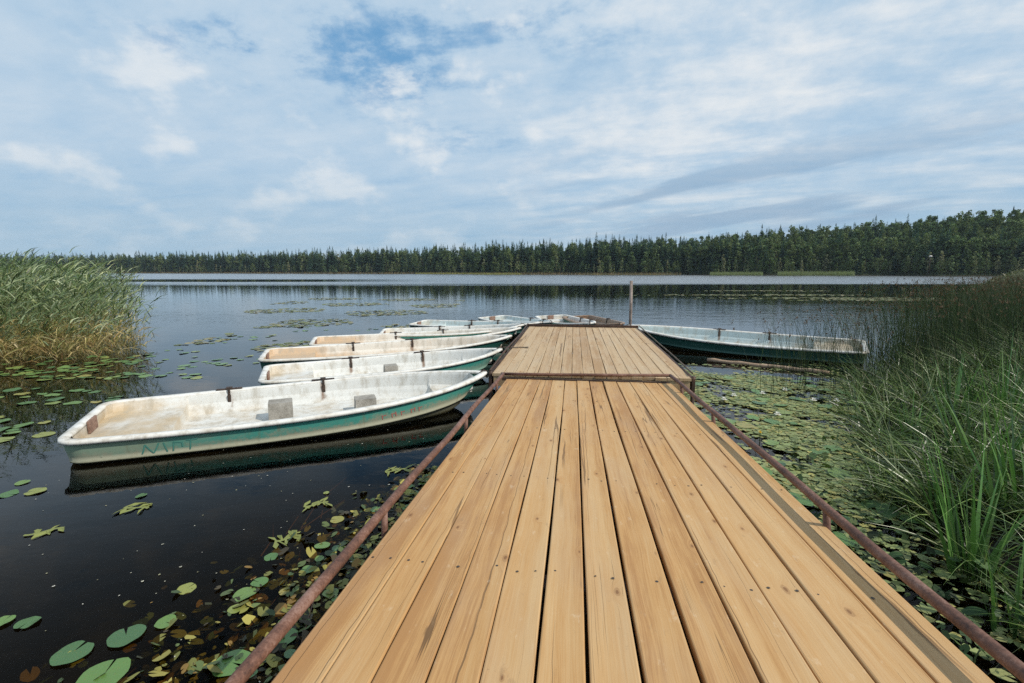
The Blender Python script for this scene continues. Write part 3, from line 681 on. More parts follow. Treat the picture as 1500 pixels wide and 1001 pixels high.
# right bank: tall dark rushes
def bank_points(n, smin, smax, ymin, ymax, xoff=26):
    out = np.zeros((0, 2))
    while len(out) < n:
        y = rng.uniform(ymin, ymax, n * 3); x = rng.uniform(1.5, xoff, n * 3); s = edge_dist(x, y); k = (s > smin) & (s < smax) & (x / np.maximum(y, .5) < 1.6)
        out = np.concatenate([out, np.stack([x[k], y[k]], 1)])
    return out[:n]
B_ = Blades()
rp = np.concatenate([bank_points(5200, -.15, 3.5, 6.4, 16), bank_points(620, -1.4, -.05, 6.8, 13), bank_points(2400, .5, 7, 8, 24)]); n = len(rp)
gz = np.maximum(ground_z(rp[:, 0], rp[:, 1]), -.3); s_ = edge_dist(rp[:, 0], rp[:, 1])
topz = rng.uniform(1.25, 1.85, n) * np.where(s_ < 0, .72, 1); L_ = np.maximum(topz - gz, .5)
dd = rd_dir(n, .20, (-.04, 0)); bv = np.stack([rng.normal(-.05, .13, n), rng.normal(0, .12, n), -.04 * np.ones(n)], 1)
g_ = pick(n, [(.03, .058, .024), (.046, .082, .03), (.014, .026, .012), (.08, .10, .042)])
B_.add(np.c_[rp, gz], dd, L_, rng.uniform(.008, .014, n), bv, g_ * .5, g_ * 1.1, 4, .35, 0)  # stem feet coloured darker, painting in the shade between the rushes
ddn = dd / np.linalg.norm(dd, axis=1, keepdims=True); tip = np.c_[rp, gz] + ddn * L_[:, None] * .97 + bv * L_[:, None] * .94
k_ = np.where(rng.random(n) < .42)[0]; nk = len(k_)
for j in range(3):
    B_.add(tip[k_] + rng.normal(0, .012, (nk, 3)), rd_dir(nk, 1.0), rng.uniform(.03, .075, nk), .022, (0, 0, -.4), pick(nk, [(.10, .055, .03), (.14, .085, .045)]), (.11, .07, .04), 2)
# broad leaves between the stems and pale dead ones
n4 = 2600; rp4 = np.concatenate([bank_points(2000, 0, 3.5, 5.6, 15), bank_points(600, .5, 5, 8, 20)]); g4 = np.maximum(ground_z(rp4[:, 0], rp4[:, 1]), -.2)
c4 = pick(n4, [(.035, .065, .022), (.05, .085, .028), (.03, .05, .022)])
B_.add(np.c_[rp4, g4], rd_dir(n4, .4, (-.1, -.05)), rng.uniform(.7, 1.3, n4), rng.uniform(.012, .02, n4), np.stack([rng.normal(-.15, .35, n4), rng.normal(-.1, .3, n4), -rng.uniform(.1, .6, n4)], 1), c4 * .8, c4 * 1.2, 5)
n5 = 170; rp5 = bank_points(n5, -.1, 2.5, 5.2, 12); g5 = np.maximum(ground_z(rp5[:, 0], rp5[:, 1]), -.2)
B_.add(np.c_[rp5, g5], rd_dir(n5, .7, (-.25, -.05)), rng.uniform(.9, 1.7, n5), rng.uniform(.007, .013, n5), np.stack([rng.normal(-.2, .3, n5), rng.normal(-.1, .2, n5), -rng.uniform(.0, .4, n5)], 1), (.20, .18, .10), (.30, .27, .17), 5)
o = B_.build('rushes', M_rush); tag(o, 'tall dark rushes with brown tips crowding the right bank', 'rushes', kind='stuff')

# right bank: bright arching sedge nearer the camera
B_ = Blades()
tus = np.concatenate([bank_points(220, -.25, 2.6, 3.6, 8.2), bank_points(70, .1, 2.2, 1.2, 4.0)])
for (tx, ty) in tus:
    m_ = int(rng.integers(26, 60)); a = rng.uniform(0, 2 * PI, m_); rr_ = rng.uniform(0, .10, m_); gz_ = max(float(ground_z(tx, ty)), -.15)
    rt = np.c_[tx + np.cos(a) * rr_, ty + np.sin(a) * rr_, np.full(m_, gz_)]; q = rng.uniform(.15, .75, m_)
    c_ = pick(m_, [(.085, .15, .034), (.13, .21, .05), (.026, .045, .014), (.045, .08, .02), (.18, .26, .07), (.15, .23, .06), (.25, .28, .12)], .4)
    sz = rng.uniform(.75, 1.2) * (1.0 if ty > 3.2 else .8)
    B_.add(rt, np.stack([np.cos(a) * q - .12, np.sin(a) * q - .05, np.ones(m_)], 1), rng.uniform(.4, .95, m_) * sz, rng.uniform(.011, .024, m_), np.stack([np.cos(a) * .35, np.sin(a) * .35, -rng.uniform(.15, .75, m_)], 1), c_ * .4, c_ * 1.3, 5)  # shadow at the tussock bases is put into the blade colour
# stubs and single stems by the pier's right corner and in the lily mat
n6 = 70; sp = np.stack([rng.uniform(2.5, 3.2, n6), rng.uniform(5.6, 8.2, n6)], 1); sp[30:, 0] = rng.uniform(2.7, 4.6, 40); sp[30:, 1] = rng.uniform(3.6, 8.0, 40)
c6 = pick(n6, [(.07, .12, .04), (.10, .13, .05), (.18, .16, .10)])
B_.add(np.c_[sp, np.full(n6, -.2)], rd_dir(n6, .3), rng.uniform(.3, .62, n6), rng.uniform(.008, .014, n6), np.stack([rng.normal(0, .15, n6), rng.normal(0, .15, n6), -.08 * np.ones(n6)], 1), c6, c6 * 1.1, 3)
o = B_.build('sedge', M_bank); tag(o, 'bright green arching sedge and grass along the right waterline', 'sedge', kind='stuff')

# grass on the bank and the mound
B_ = Blades(); gp = np.concatenate([bank_points(2600, .9, 8, -2, 9), ]); n = len(gp); gz = ground_z(gp[:, 0], gp[:, 1])
c_ = pick(n, [(.02, .038, .014), (.03, .055, .02), (.05, .06, .025)])
B_.add(np.c_[gp, gz - .02], rd_dir(n, .5), rng.uniform(.3, .8, n), .012, np.stack([rng.normal(-.1, .3, n), rng.normal(0, .3, n), -rng.uniform(.1, .5, n)], 1), c_ * .8, c_ * 1.2, 4)
mx = rng.normal(35, 4.0, 6500); my = rng.normal(30, 4.2, 6500); k_ = edge_dist(mx, my) > 0; mx, my = mx[k_], my[k_]; n = len(mx)
c_ = pick(n, [(.16, .17, .07), (.22, .21, .10), (.12, .14, .06)])
B_.add(np.c_[mx, my, ground_z(mx, my) - .02], rd_dir(n, .6), rng.uniform(.25, .55, n), .03, np.stack([rng.normal(-.1, .3, n), rng.normal(0, .3, n), -.3 * np.ones(n)], 1), c_, c_ * 1.2, 3)
o = B_.build('grass', M_bank); tag(o, 'grass on the right bank and its pale mound', 'grass', kind='stuff')

# iris clumps: sword leaves near the right edge of the gangway
def iris(label, x, y, n_, hmax, spread):
    B_ = Blades(); gz_ = max(float(ground_z(x, y)), -.1); a = rng.uniform(0, 2 * PI, n_); r_ = rng.uniform(0, spread, n_)
    rt = np.c_[np.cos(a) * r_, np.sin(a) * r_, np.zeros(n_)]; q = rng.uniform(.05, .30, n_)
    c_ = pick(n_, [(.085, .19, .045), (.12, .25, .06), (.04, .09, .025), (.16, .28, .08)], .2)
    B_.add(rt, np.stack([np.cos(a) * q, np.sin(a) * q, np.ones(n_)], 1), rng.uniform(.55, 1.0, n_) * hmax, rng.uniform(.030, .052, n_), np.stack([np.cos(a) * .12, np.sin(a) * .12, -rng.uniform(0, .12, n_)], 1), c_ * .75, c_ * 1.2, 6, .6)
    o = B_.build('iris_plant', M_bank); o.location = (x, y, gz_); tag(o, label, 'iris', 'sword leaved plants on the right bank'); return o
q = U(1425, 850, .0); iris('upright clump of broad sword leaves nearest the gangway rail', q.x, q.y, 26, 1.0, .11)
q = U(1500, 800, .0); iris('tall sword leaved clump at the right edge of the photo', q.x, q.y, 36, 1.1, .20)
q = U(1335, 660, .0); iris('small sword leaved clump rising beside the lily pads', q.x, q.y, 14, .7, .10)
q = U(1470, 640, .1); iris('dense sword leaved clump between the sedge and the tall rushes', q.x, q.y, 44, 1.05, .3)

for px, py, zz, n_, hh, sp_, lab in ((1385, 770, 0, 18, .75, .12, 'sword leaved clump beside the yellow flower nearest the rail'), (1440, 730, 0, 36, 1.0, .24, 'thick sword leaved clump behind the upright clump by the rail'), (1490, 930, 0, 18, .7, .12, 'sword leaved clump in the lower right corner of the photo'),
                                  (1395, 640, 0, 34, .85, .22, 'sword leaved clump at the foot of the sedge bank')):
    q = U(px, py, zz); iris(lab, q.x, q.y, n_, hh, sp_)
# ------------------------------------------------------------------ lily pads
def pad_mesh(sd, wave=.004, curl=0.0):
    rd = random.Random(sd); n = 26; notch = rd.uniform(.05, .15); v = [(0, 0, .006)]; f = []; rings = (.45, .8, 1.0)
    el = rd.uniform(.82, 1.0)
    for j, rr_ in enumerate(rings):
        for k in range(n):
            a = notch + (2 * PI - 2 * notch) * k / (n - 1); e = 1 + .03 * math.sin(3 * a + sd) + .02 * math.sin(7 * a + sd * 2)
            if j == 2: e *= 1 - .16 * math.exp(-((k if k < n / 2 else n - 1 - k) / 1.6) ** 2)
            z = .006 + wave * rr_ * math.sin(4 * a + sd) + curl * max(0, math.cos(a - sd)) ** 3 * rr_ ** 3
            v.append((rr_ * e * math.cos(a), rr_ * e * el * math.sin(a), z))
    for k in range(n - 1): f.append((0, 1 + k, 2 + k))
    for j in range(2):
        for k in range(n - 1): a = 1 + j * n + k; f.append((a, a + n, a + n + 1, a + 1))
    me = bpy.data.meshes.new('lily_pad'); me.from_pydata(v, [], f); me.materials.append(M_pad); me.polygons.foreach_set('use_smooth', np.ones(len(f), bool)); me.update(); return me
PADS = [pad_mesh(k, .03 + .02 * (k % 3), [0, 0, .35, 0, .2, 0][k % 6]) for k in range(9)]
placed = []
def pad(x, y, r, label, group, tilt=0.0, z=.004):
    o = inst('lily_pad', PADS[random.randrange(len(PADS))]); o.location = (x, y, z + random.uniform(0, .006)); o.scale = (r, r, r * .5)
    o.rotation_euler = (random.gauss(0, tilt), random.gauss(0, tilt), random.uniform(0, 2 * PI)); tag(o, label, 'lily pad', group); placed.append((x, y, r)); return o
def clear(x, y, r): return all((x - a) ** 2 + (y - b_) ** 2 > (.8 * (r + c)) ** 2 for a, b_, c in placed[-260:])
def in_boat(x, y):
    for (a, b_) in (((-4.7, 4.9), (-.4, 6.8)), ((-4, 7.3), (-.2, 8.9)), ((-4.9, 9), (-.1, 10.8)), ((-4.7, 10.9), (.1, 12.3)), ((-3.5, 12.6), (.3, 13)), ((-3, 15), (.8, 13.7)), ((7.4, 9.9), (3.1, 12.5))):
        ax, ay = a; ex, ey = b_[0] - ax, b_[1] - ay; t = max(0, min(1, ((x - ax) * ex + (y - ay) * ey) / (ex * ex + ey * ey)))
        if math.hypot(x - ax - t * ex, y - ay - t * ey) < .85: return True
    return False
PG = 'lily pads floating left of the gangway'
for (px, py, r, lab) in [(185, 933, .085, 'round notched green pad with a dark centre hole near the gangway rail'), (107, 958, .085, 'folded pale green pad near the lower left corner'), (152, 990, .11, 'blue green pad at the bottom edge left of the rail'),
                         (243, 913, .05, 'small blue green pad between yellowing weed beside the rail'), (380, 855, .05, 'pale pad touching the weed line just under the middle of the left rail'), (358, 872, .065, 'larger oval pad lying next to the pale pad in the weed line'),
                         (345, 893, .04, 'yellow green small pad below the oval pad in the weed line'), (340, 972, .09, 'dark blue green pad partly under the left rail at the bottom'), (415, 935, .07, 'dark shaded pad between left rail and planks'),
                         (450, 836, .045, 'single pad near the rail above the weed line'), (478, 723, .028, 'lone tiny pad on dark water above the weed sprig'), (207, 727, .045, 'lone bright pad in the reflection of the nearest boat'), (40, 914, .055, 'notched pad at the lower left edge'), (6, 912, .05, 'pad cut by the left edge near the bottom'),
                         (52, 721, .075, 'larger oval pad on open water under the stern of the nearest boat'), (13, 725, .065, 'pad cut by the left edge below the nearest boat'), (33, 708, .055, 'pad floating just above the larger oval pad at left')]:
    q = U(px, py); pad(q.x, q.y, r, lab, PG, .03)
cnt = 0
while cnt < 34:
    al = random.uniform(-6.0, -2.4); t = (al + 6.0) / 3.6; la = -1.45 - abs(random.gauss(0, .6 * (1 - t) + .08)); x = P0.x + side.x * la + dirv.x * al; y = P0.y + side.y * la + dirv.y * al
    r = random.uniform(.025, .06)
    if not clear(x, y, r): continue
    pad(x, y, r, 'small pad among the yellowing weed along the left rail', 'small pads in the weed left of the gangway', .08); cnt += 1
cnt = 0
while cnt < 95:      # beside the reed bed, in drifts
    x = random.uniform(-9.6, -4.6); y = random.uniform(4.6, 9.4)
    dr = math.sin(y * 4.1 + .35 * x) + .7 * math.sin(x * 1.7 + y * 1.1)
    if dr < .25 or in_boat(x, y): continue
    r = random.uniform(.06, .12)
    if not clear(x, y, r): continue
    pad(x, y, r, 'green pad in the drifts between the reed bed and the nearest boat', 'pads drifting beside the reed bed', .04); cnt += 1
cnt = 0
while cnt < 70:
    x = random.uniform(-10.5, -4.5); y = random.uniform(8.2, 10.6)
    if in_boat(x, y): continue
    if x < -8 and y > 9.2 + .5 * (x + 12.5): continue
    r = random.uniform(.06, .12)
    if not clear(x, y, r): continue
    pad(x, y, r, 'yellow green pad crowded along the foot of the reed bed', 'pads along the foot of the reed bed', .06); cnt += 1
cnt = 0
while cnt < 60:
    x = random.uniform(-9, -4.4); y = random.uniform(9.5, 16.5); dr = math.sin(y * 2.3 + .5 * x) + .8 * math.sin(x * 2.1 - y * .6) 
    if dr < .3 or in_boat(x, y) or x < -8.6: continue
    r = random.uniform(.06, .11)
    pad(x, y, r, 'small pad on open water between the reeds and the tan boats', 'pads scattered on open water', .04); cnt += 1

def leaf_soup(name, pts, rad, cols, z0, z1, label, cat, mt, tilt=.1, n=9, notch=True):
    V_, F_, C_ = [], [], []
    for (x, y), r in zip(pts, rad):
        a0 = random.uniform(0, 2 * PI); i0 = len(V_); tx, ty = random.gauss(0, tilt), random.gauss(0, tilt); z = random.uniform(z0, z1); c = np.array(random.choice(cols)) * random.uniform(.75, 1.25); el = random.uniform(.55, 1)
        rot = random.uniform(0, 2 * PI)
        V_.append((x, y, z)); C_.append(c)
        for k in range(n):
            a = a0 + (.3 if notch else 0) + (2 * PI - (.6 if notch else 0)) * k / (n - 1 if notch else n); q = r * random.uniform(.82, 1.08)
            lx, ly = math.cos(a) * q, math.sin(a) * q * el; gx, gy = lx * math.cos(rot) - ly * math.sin(rot), lx * math.sin(rot) + ly * math.cos(rot)
            V_.append((x + gx, y + gy, z + tx * gx + ty * gy)); C_.append(c)
        F_ += [(i0, i0 + 1 + k, i0 + 2 + k) for k in range(n - 1)]
    o = mesh_obj(name, V_, F_, mt, cols=np.array(C_), smooth=False); tag(o, label, cat, kind='stuff'); return o
# far scatter on the left and pale drifts on the right
pts = []; rad = []
while len(pts) < 1700:
    x = random.uniform(-14, -3.0); y = random.uniform(10, 34); dr = math.sin(y * 1.3 + .3 * x) + math.sin(x * 1.1 - y * .5)
    if dr < .35 or in_boat(x, y) or (x < -8.7 and y < 21): continue
    pts.append((x, y)); rad.append(random.uniform(.07, .14))
for (cx, cy, sx, sy, n_) in ((19.5, 38, 4.2, .5, 420), (22.5, 33.5, 4.0, .45, 420), (24, 46, 3.5, .5, 180), (25.5, 31.5, 3, .5, 260)):
    for _ in range(n_): pts.append((random.gauss(cx, sx), random.gauss(cy, sy))); rad.append(random.uniform(.10, .2))
leaf_soup('floating_leaves', pts, rad, [(.18, .20, .07), (.24, .23, .10), (.14, .17, .06), (.30, .27, .15)], .004, .02, 'scattered far lily leaves in thin drifts on the open lake', 'lily leaves', M_padstuff, .05)
# the dense mat between gangway and right bank
pts = []; rad = []
while len(pts) < 13000:
    x = random.uniform(1.0, 6.3); y = random.uniform(1.2, 9.6); lat = (x - P0.x) * side.x + (y - P0.y) * side.y
    if lat < 1.22: continue
    s1 = float(edge_dist(np.array(x), np.array(y)))
    if s1 > .25: continue
    if y > 8.75 - .45 * (x - 4) and random.random() > .08: continue
    hole_ = math.sin(x * 3.1 + y * 1.3) * math.sin(y * 2.7 - x) + .35 * math.sin(x * 7 + y * 9)
    if hole_ < -.22 and random.random() > .10: continue
    if random.random() > max(.12, min(1, (y - 2.2) / 2.2)): continue
    pts.append((x, y)); rad.append(random.uniform(.016, .052))
leaf_soup('lily_mat', pts, rad, [(.24, .28, .10), (.27, .31, .12), (.21, .26, .10), (.29, .30, .12), (.34, .31, .10), (.17, .21, .08)], .004, .03, 'dense mat of small yellow green leaves on the water right of the gangway', 'lily mat', M_padstuff, .03)
RG = 'larger pads in the leaf mat right of the gangway'
cnt = 0
while cnt < 46:
    x = random.uniform(2.3, 5.2); y = random.uniform(3.0, 8.3); lat = (x - P0.x) * side.x + (y - P0.y) * side.y
    if lat < 1.4 or float(edge_dist(np.array(x), np.array(y))) > -.05: continue
    r = random.uniform(.07, .12)
    if not clear(x, y, r): continue
    pad(x, y, r, 'larger round pad lying in the yellow green leaf mat', RG, .08, .03); cnt += 1

# weed and sinking leaves along the left side of the gangway
pts = []; rad = []
def lw(la, al): return (P0.x + side.x * la + dirv.x * al, P0.y + side.y * la + dirv.y * al)
while len(pts) < 3900:
    al = random.uniform(-6.0, -2.2); t = (al + 6.0) / 3.8; la = -1.34 - abs(random.gauss(0, .62 * (1 - t) + .09)) - random.uniform(0, .12)
    if random.random() < .2: la = random.uniform(-1.7, -1.2)
    pts.append(lw(la, al)); rad.append(min(.048, abs(random.gauss(.018, .019)) + .006))
leaf_soup('water_weed', pts, rad, [(.15, .15, .035), (.23, .22, .05), (.11, .15, .05), (.22, .13, .03), (.05, .08, .03), (.30, .26, .06), (.06, .045, .02), (.03, .03, .012)], -.05, .012, 'tangle of yellowing weed and sunken leaves along the left side of the gangway', 'water weed', M_weed, .30, 12, False)
b = MB()
for k in range(34):
    al = random.uniform(-6.0, -3.0); la = random.uniform(-2.3, -1.4); dxl = random.uniform(-.25, .15); dal = random.uniform(.3, .9); z = random.uniform(-.07, .004)
    p1 = lw(la, al); p2 = lw(la + dxl * .5 + random.gauss(0, .04), al + dal * .5); p3 = lw(la + dxl, al + dal); b.tube([(*p1, z), (*p2, z + .004), (*p3, z - .02)], random.uniform(.0025, .005), 5)
m_stem, _n = mat('weed_stems'); _n.out(_n.pbsdf((.13, .065, .035), .6))
o = b.build('weed_stems', m_stem, None, True); tag(o, 'thin reddish lily stems drifting in the weed left of the gangway', 'weed stems', kind='stuff')
def sprig(px, py, s, label):
    q = U(px, py); n_ = 13; V_, F_ = [], []
    for k in range(n_ + 1):
        t = k / n_ - .5; V_ += [(t * 1.7 * s, .16 * s * math.sin(t * 5) - .012, .008), (t * 1.7 * s, .16 * s * math.sin(t * 5) + .012, .008)]
    for k in range(n_): F_.append((2 * k, 2 * k + 2, 2 * k + 3, 2 * k + 1))
    for k in range(n_):
        for sg in (0, 1):
            if random.random() < .5: continue
            a, b_ = (2 * k, 2 * k + 2) if sg == 0 else (2 * k + 3, 2 * k + 1); d_ = -1 if sg == 0 else 1; l_ = s * random.uniform(.15, .95); lean = random.uniform(-1.1, 1.1) * l_
            pa, pb = V_[a], V_[b_]; i0 = len(V_); wv = abs(pb[0] - pa[0]) * random.uniform(1.0, 3.2); mx_, my_ = (pa[0] + pb[0]) / 2, (pa[1] + pb[1]) / 2
            sx = 1 if pb[0] > pa[0] else -1
            V_ += [(mx_ + lean * .5 + sx * wv * .6, my_ + d_ * l_ * .5, random.uniform(.004, .02)), (mx_ + lean, my_ + d_ * l_, random.uniform(.003, .012)), (mx_ + lean * .5 - sx * wv * .6, my_ + d_ * l_ * .55, random.uniform(.004, .02))]
            F_.append((a, b_, i0, i0 + 1, i0 + 2))
    o = mesh_obj('weed_sprig', V_, F_, M_weed, cols=np.tile(np.array([(.20, .22, .06)]), (len(V_), 1))); o.location = (q.x, q.y, 0); o.rotation_euler = (0, 0, random.uniform(-.3, .6)); tag(o, label, 'weed sprig', 'weed sprigs afloat on dark water')
sprig(463, 740, .11, 'star shaped yellow weed sprig just below the lone tiny pad'); sprig(422, 790, .10, 'pale green weed sprig nearer the weed line'); sprig(580, 690, .12, 'small clump of floating leaves beside the left rail below the boats'); sprig(200, 745, .12, 'dim olive weed in the reflection under the nearest boat'); sprig(65, 780, .13, 'dim olive weed on black water at the left')

pts = [(random.uniform(-4.2, -.6), random.uniform(1.8, 5.6)) for _ in range(150)]
leaf_soup('floating_specks', pts, [random.choice([.004, .005, .006, .009]) for _ in pts], [(.5, .48, .38), (.35, .33, .2), (.6, .58, .5)], .003, .006, 'tiny pale specks floating on the black water left of the gangway', 'floating specks', M_padstuff, .02, 6, False)
# flowers in the mat
def flower(px, py, kind, label):
    q = U(px, py, .04); V_, F_ = [], []; mi = []
    n1, rr_, zz = (9, .048, .05) if kind == 'w' else (6, .024, .03)
    for ring in range(2):
        for k in range(n1):
            a = 2 * PI * (k + .5 * ring) / n1; r_ = rr_ * (1 - .35 * ring); h_ = zz * (.45 + .6 * ring); i0 = len(V_); c_, s__ = math.cos(a), math.sin(a); w_ = r_ * .33
            for (f_, g_, hz) in ((.1, 0, 0), (.6, -1, .6), (1.0, 0, 1.0), (.6, 1, .6)): V_.append((c_ * r_ * f_ - s__ * w_ * g_, s__ * r_ * f_ + c_ * w_ * g_, h_ * hz))
            F_.append((i0, i0 + 1, i0 + 2, i0 + 3))
    root = empty('water_lily', (q.x, q.y, .03 if kind == 'w' else .10)); tag(root, label, 'water lily', 'water lilies in the leaf mat')
    mesh_obj('petals', V_, F_, M_petal if kind == 'w' else M_yel, root)
    b = MB(); b.tube([(0, 0, -.15), (0, 0, .0)], .005, 6); b.tube([(0, 0, .002), (0, 0, .018)], [.012, .009] if kind == 'w' else [.009, .006], 8, 1); b.build('stem', [M_weedstem, M_yel], root)
M_weedstem, _n = mat('flower_stem'); _n.out(_n.pbsdf((.06, .09, .03), .6))
for px, py, k, lab in ((1150, 572, 'w', 'largest white water lily near the floating pole'), (1117, 577, 'w', 'white water lily left of the largest one'), (1075, 580, 'w', 'small white water lily close to the pier corner'), (1061, 586, 'w', 'white lily bud nearest the pier corner'), (1139, 608, 'w', 'white water lily in the middle of the leaf mat'),
                     (1192, 587, 'w', 'white water lily towards the rushes'), (1225, 588, 'w', 'white water lily at the foot of the rushes'), (1113, 642, 'y', 'yellow lily flower in the middle of the leaf mat'), (1279, 670, 'y', 'yellow lily flower beside the sedge'), (1378, 752, 'y', 'yellow lily flower nearest the gangway rail')):
    flower(px, py, k, lab)

# big standing leaves at the lower right
def broad(px, py, n_, s, label):
    q = U(px, py, .05); root = empty('broad_leaf_plant', (q.x, q.y, 0)); tag(root, label, 'water plant', 'broad leaved plants by the right rail')
    for k in range(n_):
        a = random.uniform(0, 2 * PI); l_ = s * random.uniform(.7, 1.15); w_ = l_ * .33; h_ = random.uniform(.03, .16); V_, F_ = [], []
        bx, by = math.cos(a) * s * .45, math.sin(a) * s * .45; ux_, uy_ = math.cos(a + random.gauss(0, .3)), math.sin(a)
        m_ = 7
        for j in range(m_ + 1):
            t = j / m_; ww = w_ * math.sin(PI * min(1, .12 + t * .9)) ** .8 * (1 if t < 1 else .05); zc_ = h_ + .10 * s * math.sin(PI * t) - .05 * t
            for g_ in (-1, 0, 1): V_.append((bx + ux_ * l_ * t - uy_ * ww * g_, by + uy_ * l_ * t + ux_ * ww * g_, zc_ + .12 * ww * abs(g_)))
        for j in range(m_):
            for g_ in (0, 1): F_.append((j * 3 + g_, (j + 1) * 3 + g_, (j + 1) * 3 + g_ + 1, j * 3 + g_ + 1))
        lc = np.array(random.choice([(.055, .11, .035), (.075, .14, .05), (.04, .085, .03)]))
        mesh_obj('leaf', V_, F_, M_glossleaf, root, cols=np.tile(lc, (len(V_), 1)), smooth=True)
        b = MB(); b.tube([(0, 0, -.2), (bx * .6, by * .6, h_ * .6), (bx, by, h_)], .004, 6); b.build('stalk', M_weedstem, root, True)
M_glossleaf = plant_mat('glossy_leaves', .2, .6, .25)
for px, py, n_, s, lab in ((1300, 735, 5, .17, 'broad leaved plant at the edge of the leaf mat'), (1345, 730, 4, .18, 'broad leaved plant beside the first, under the sedge'), (1230, 770, 4, .12, 'low broad leaved plant just outside the right rail post'), (1480, 860, 5, .17, 'glossy broad leaved plant under the sword leaves at the right edge'), (1400, 830, 4, .13, 'broad leaved plant at the foot of the upright sword leaves'),
                         (1335, 830, 4, .12, 'small broad leaved plant close to the right rail'), (1470, 905, 5, .14, 'broad leaved plant in the lower right corner above the rail'), (1420, 965, 4, .12, 'broad leaved plant below the right rail at the bottom')):
    broad(px, py, n_, s, lab)
# low dark leaves covering the muddy waterline at the right
pts = []; rad = []
while len(pts) < 900:
    x = random.uniform(1.2, 4.5); y = random.uniform(.5, 5.0); s1 = float(edge_dist(np.array(x), np.array(y))); lat = (x - P0.x) * side.x + (y - P0.y) * side.y
    if lat < 1.25 or s1 < -.8 or s1 > 1.2: continue
    pts.append((x, y)); rad.append(random.uniform(.015, .04))
zz_ = None
o = leaf_soup('ground_cover', pts, rad, [(.03, .06, .02), (.045, .085, .03), (.025, .04, .018), (.07, .10, .03)], .01, .16, 'low dark green leaves covering the wet edge of the right bank', 'ground cover', M_glossleaf, .5, 7, False)

# ------------------------------------------------------------------ far forest
def quads(cent, size, nor=None, asp=1.0):
    n = len(cent); a = rng.normal(size=(n, 3)); a /= np.linalg.norm(a, axis=1, keepdims=True)
    if nor is None: nor = rng.normal(size=(n, 3))
    b_ = np.cross(a, nor); b_ /= np.linalg.norm(b_, axis=1, keepdims=True) + 1e-6; a = np.cross(nor, b_); a /= np.linalg.norm(a, axis=1, keepdims=True) + 1e-6
    s = np.broadcast_to(size, n)[:, None] * .5
    return np.stack([cent - a * s - b_ * s * asp, cent + a * s - b_ * s * asp * .5, cent + a * s * .9 + b_ * s * asp, cent - a * s * .6 + b_ * s * asp], 1).reshape(-1, 3)
def spruce(h, base):
    cs = []; cl = []; layers = int(h * 2.2)
    Q = []
    for k in range(layers):
        t = k / layers; z = h * (.10 + .90 * t); r = (.17 * h) * (1 - t) ** .9 * rng.uniform(.8, 1.15) + .28; nb = max(4, int(9 * (1 - t) + 4)); a0 = rng.uniform(0, 6)
        for j in range(nb):
            a = a0 + 2 * PI * j / nb + rng.normal(0, .2); rl = r * rng.uniform(.65, 1.15); d_ = np.array([math.cos(a), math.sin(a), 0]); s_ = np.array([-math.sin(a), math.cos(a), 0]); w_ = rl * .36 + .16; dz_ = rl * rng.uniform(.25, .5)
            c0 = np.array([0, 0, z]) + d_ * .08; c1 = np.array([0, 0, z - dz_ * .35]) + d_ * rl * .6; c2 = np.array([0, 0, z - dz_]) + d_ * rl
            Q += [c0, c1 - s_ * w_, c2, c1 + s_ * w_ + np.array([0, 0, -.12 * rl])]
            cl += [np.array(base) * rng.uniform(.6, 1.35)] * 4
    Q += [np.array([-.28, 0, h * .90]), np.array([.28, 0, h * .90]), np.array([.06, 0, h * 1.03]), np.array([-.06, 0, h * 1.03])]; cl += [np.array(base)] * 4
    return np.array(Q), np.array(cl)
def leafy(h, base, wf=.2, z0=.25, nq=420, size=.55, birch=False):
    cents = []; cl = []; nc = 26
    for k in range(nc):
        t = rng.uniform(0, 1); z = h * (z0 + (1 - z0) * t); rr_ = wf * h * math.sin(PI * (.22 + .76 * t)) ** .9; a = rng.uniform(0, 2 * PI); q = rng.uniform(.3, .85) * rr_
        c = np.array([math.cos(a) * q, math.sin(a) * q, z]); m_ = nq // nc; sp = .40 * wf * h * rng.uniform(.6, 1.1)
        p_ = rng.normal(size=(m_, 3)); p_ /= np.linalg.norm(p_, axis=1, keepdims=True); p_ *= (rng.uniform(.35, 1, (m_, 1)) ** .5) * sp; p_[:, 2] *= 1.15 if birch else .85
        cents.append(c + p_); cl.append(np.tile(np.array(base) * rng.uniform(.7, 1.35), (m_, 1)) * rng.uniform(.8, 1.2, (m_, 1)))
    cents = np.concatenate(cents); cents[:, 2] = cents[:, 2].clip(h * z0 * .6, h * 1.1)
    return quads(cents, rng.uniform(.7, 1.3, len(cents)) * size), np.repeat(np.concatenate(cl), 4, 0)
def mesh_of(name, V_, C_, m_):
    f = np.arange(len(V_)).reshape(-1, 4); o = mesh_obj(name, V_, f, m_, cols=C_); me = o.data; bpy.data.objects.remove(o); return me
def trunk_mesh(name, h, r, m_, top=.7):
    b = MB(); b.tube([(0, 0, -1), (.05, 0, h * .3), (-.04, .05, h * .6), (0, 0, h * top)], [r, r * .8, r * .55, r * .15], 6); o = b.build(name, m_); me = o.data; bpy.data.objects.remove(o); return me
GR_S = [(.040, .082, .054), (.050, .092, .054), (.034, .070, .050)]; GR_L = [(.105, .15, .062), (.13, .165, .065), (.085, .13, .06)]; GR_B = [(.24, .27, .13), (.18, .235, .11), (.28, .28, .16)]
KINDS_ = {}
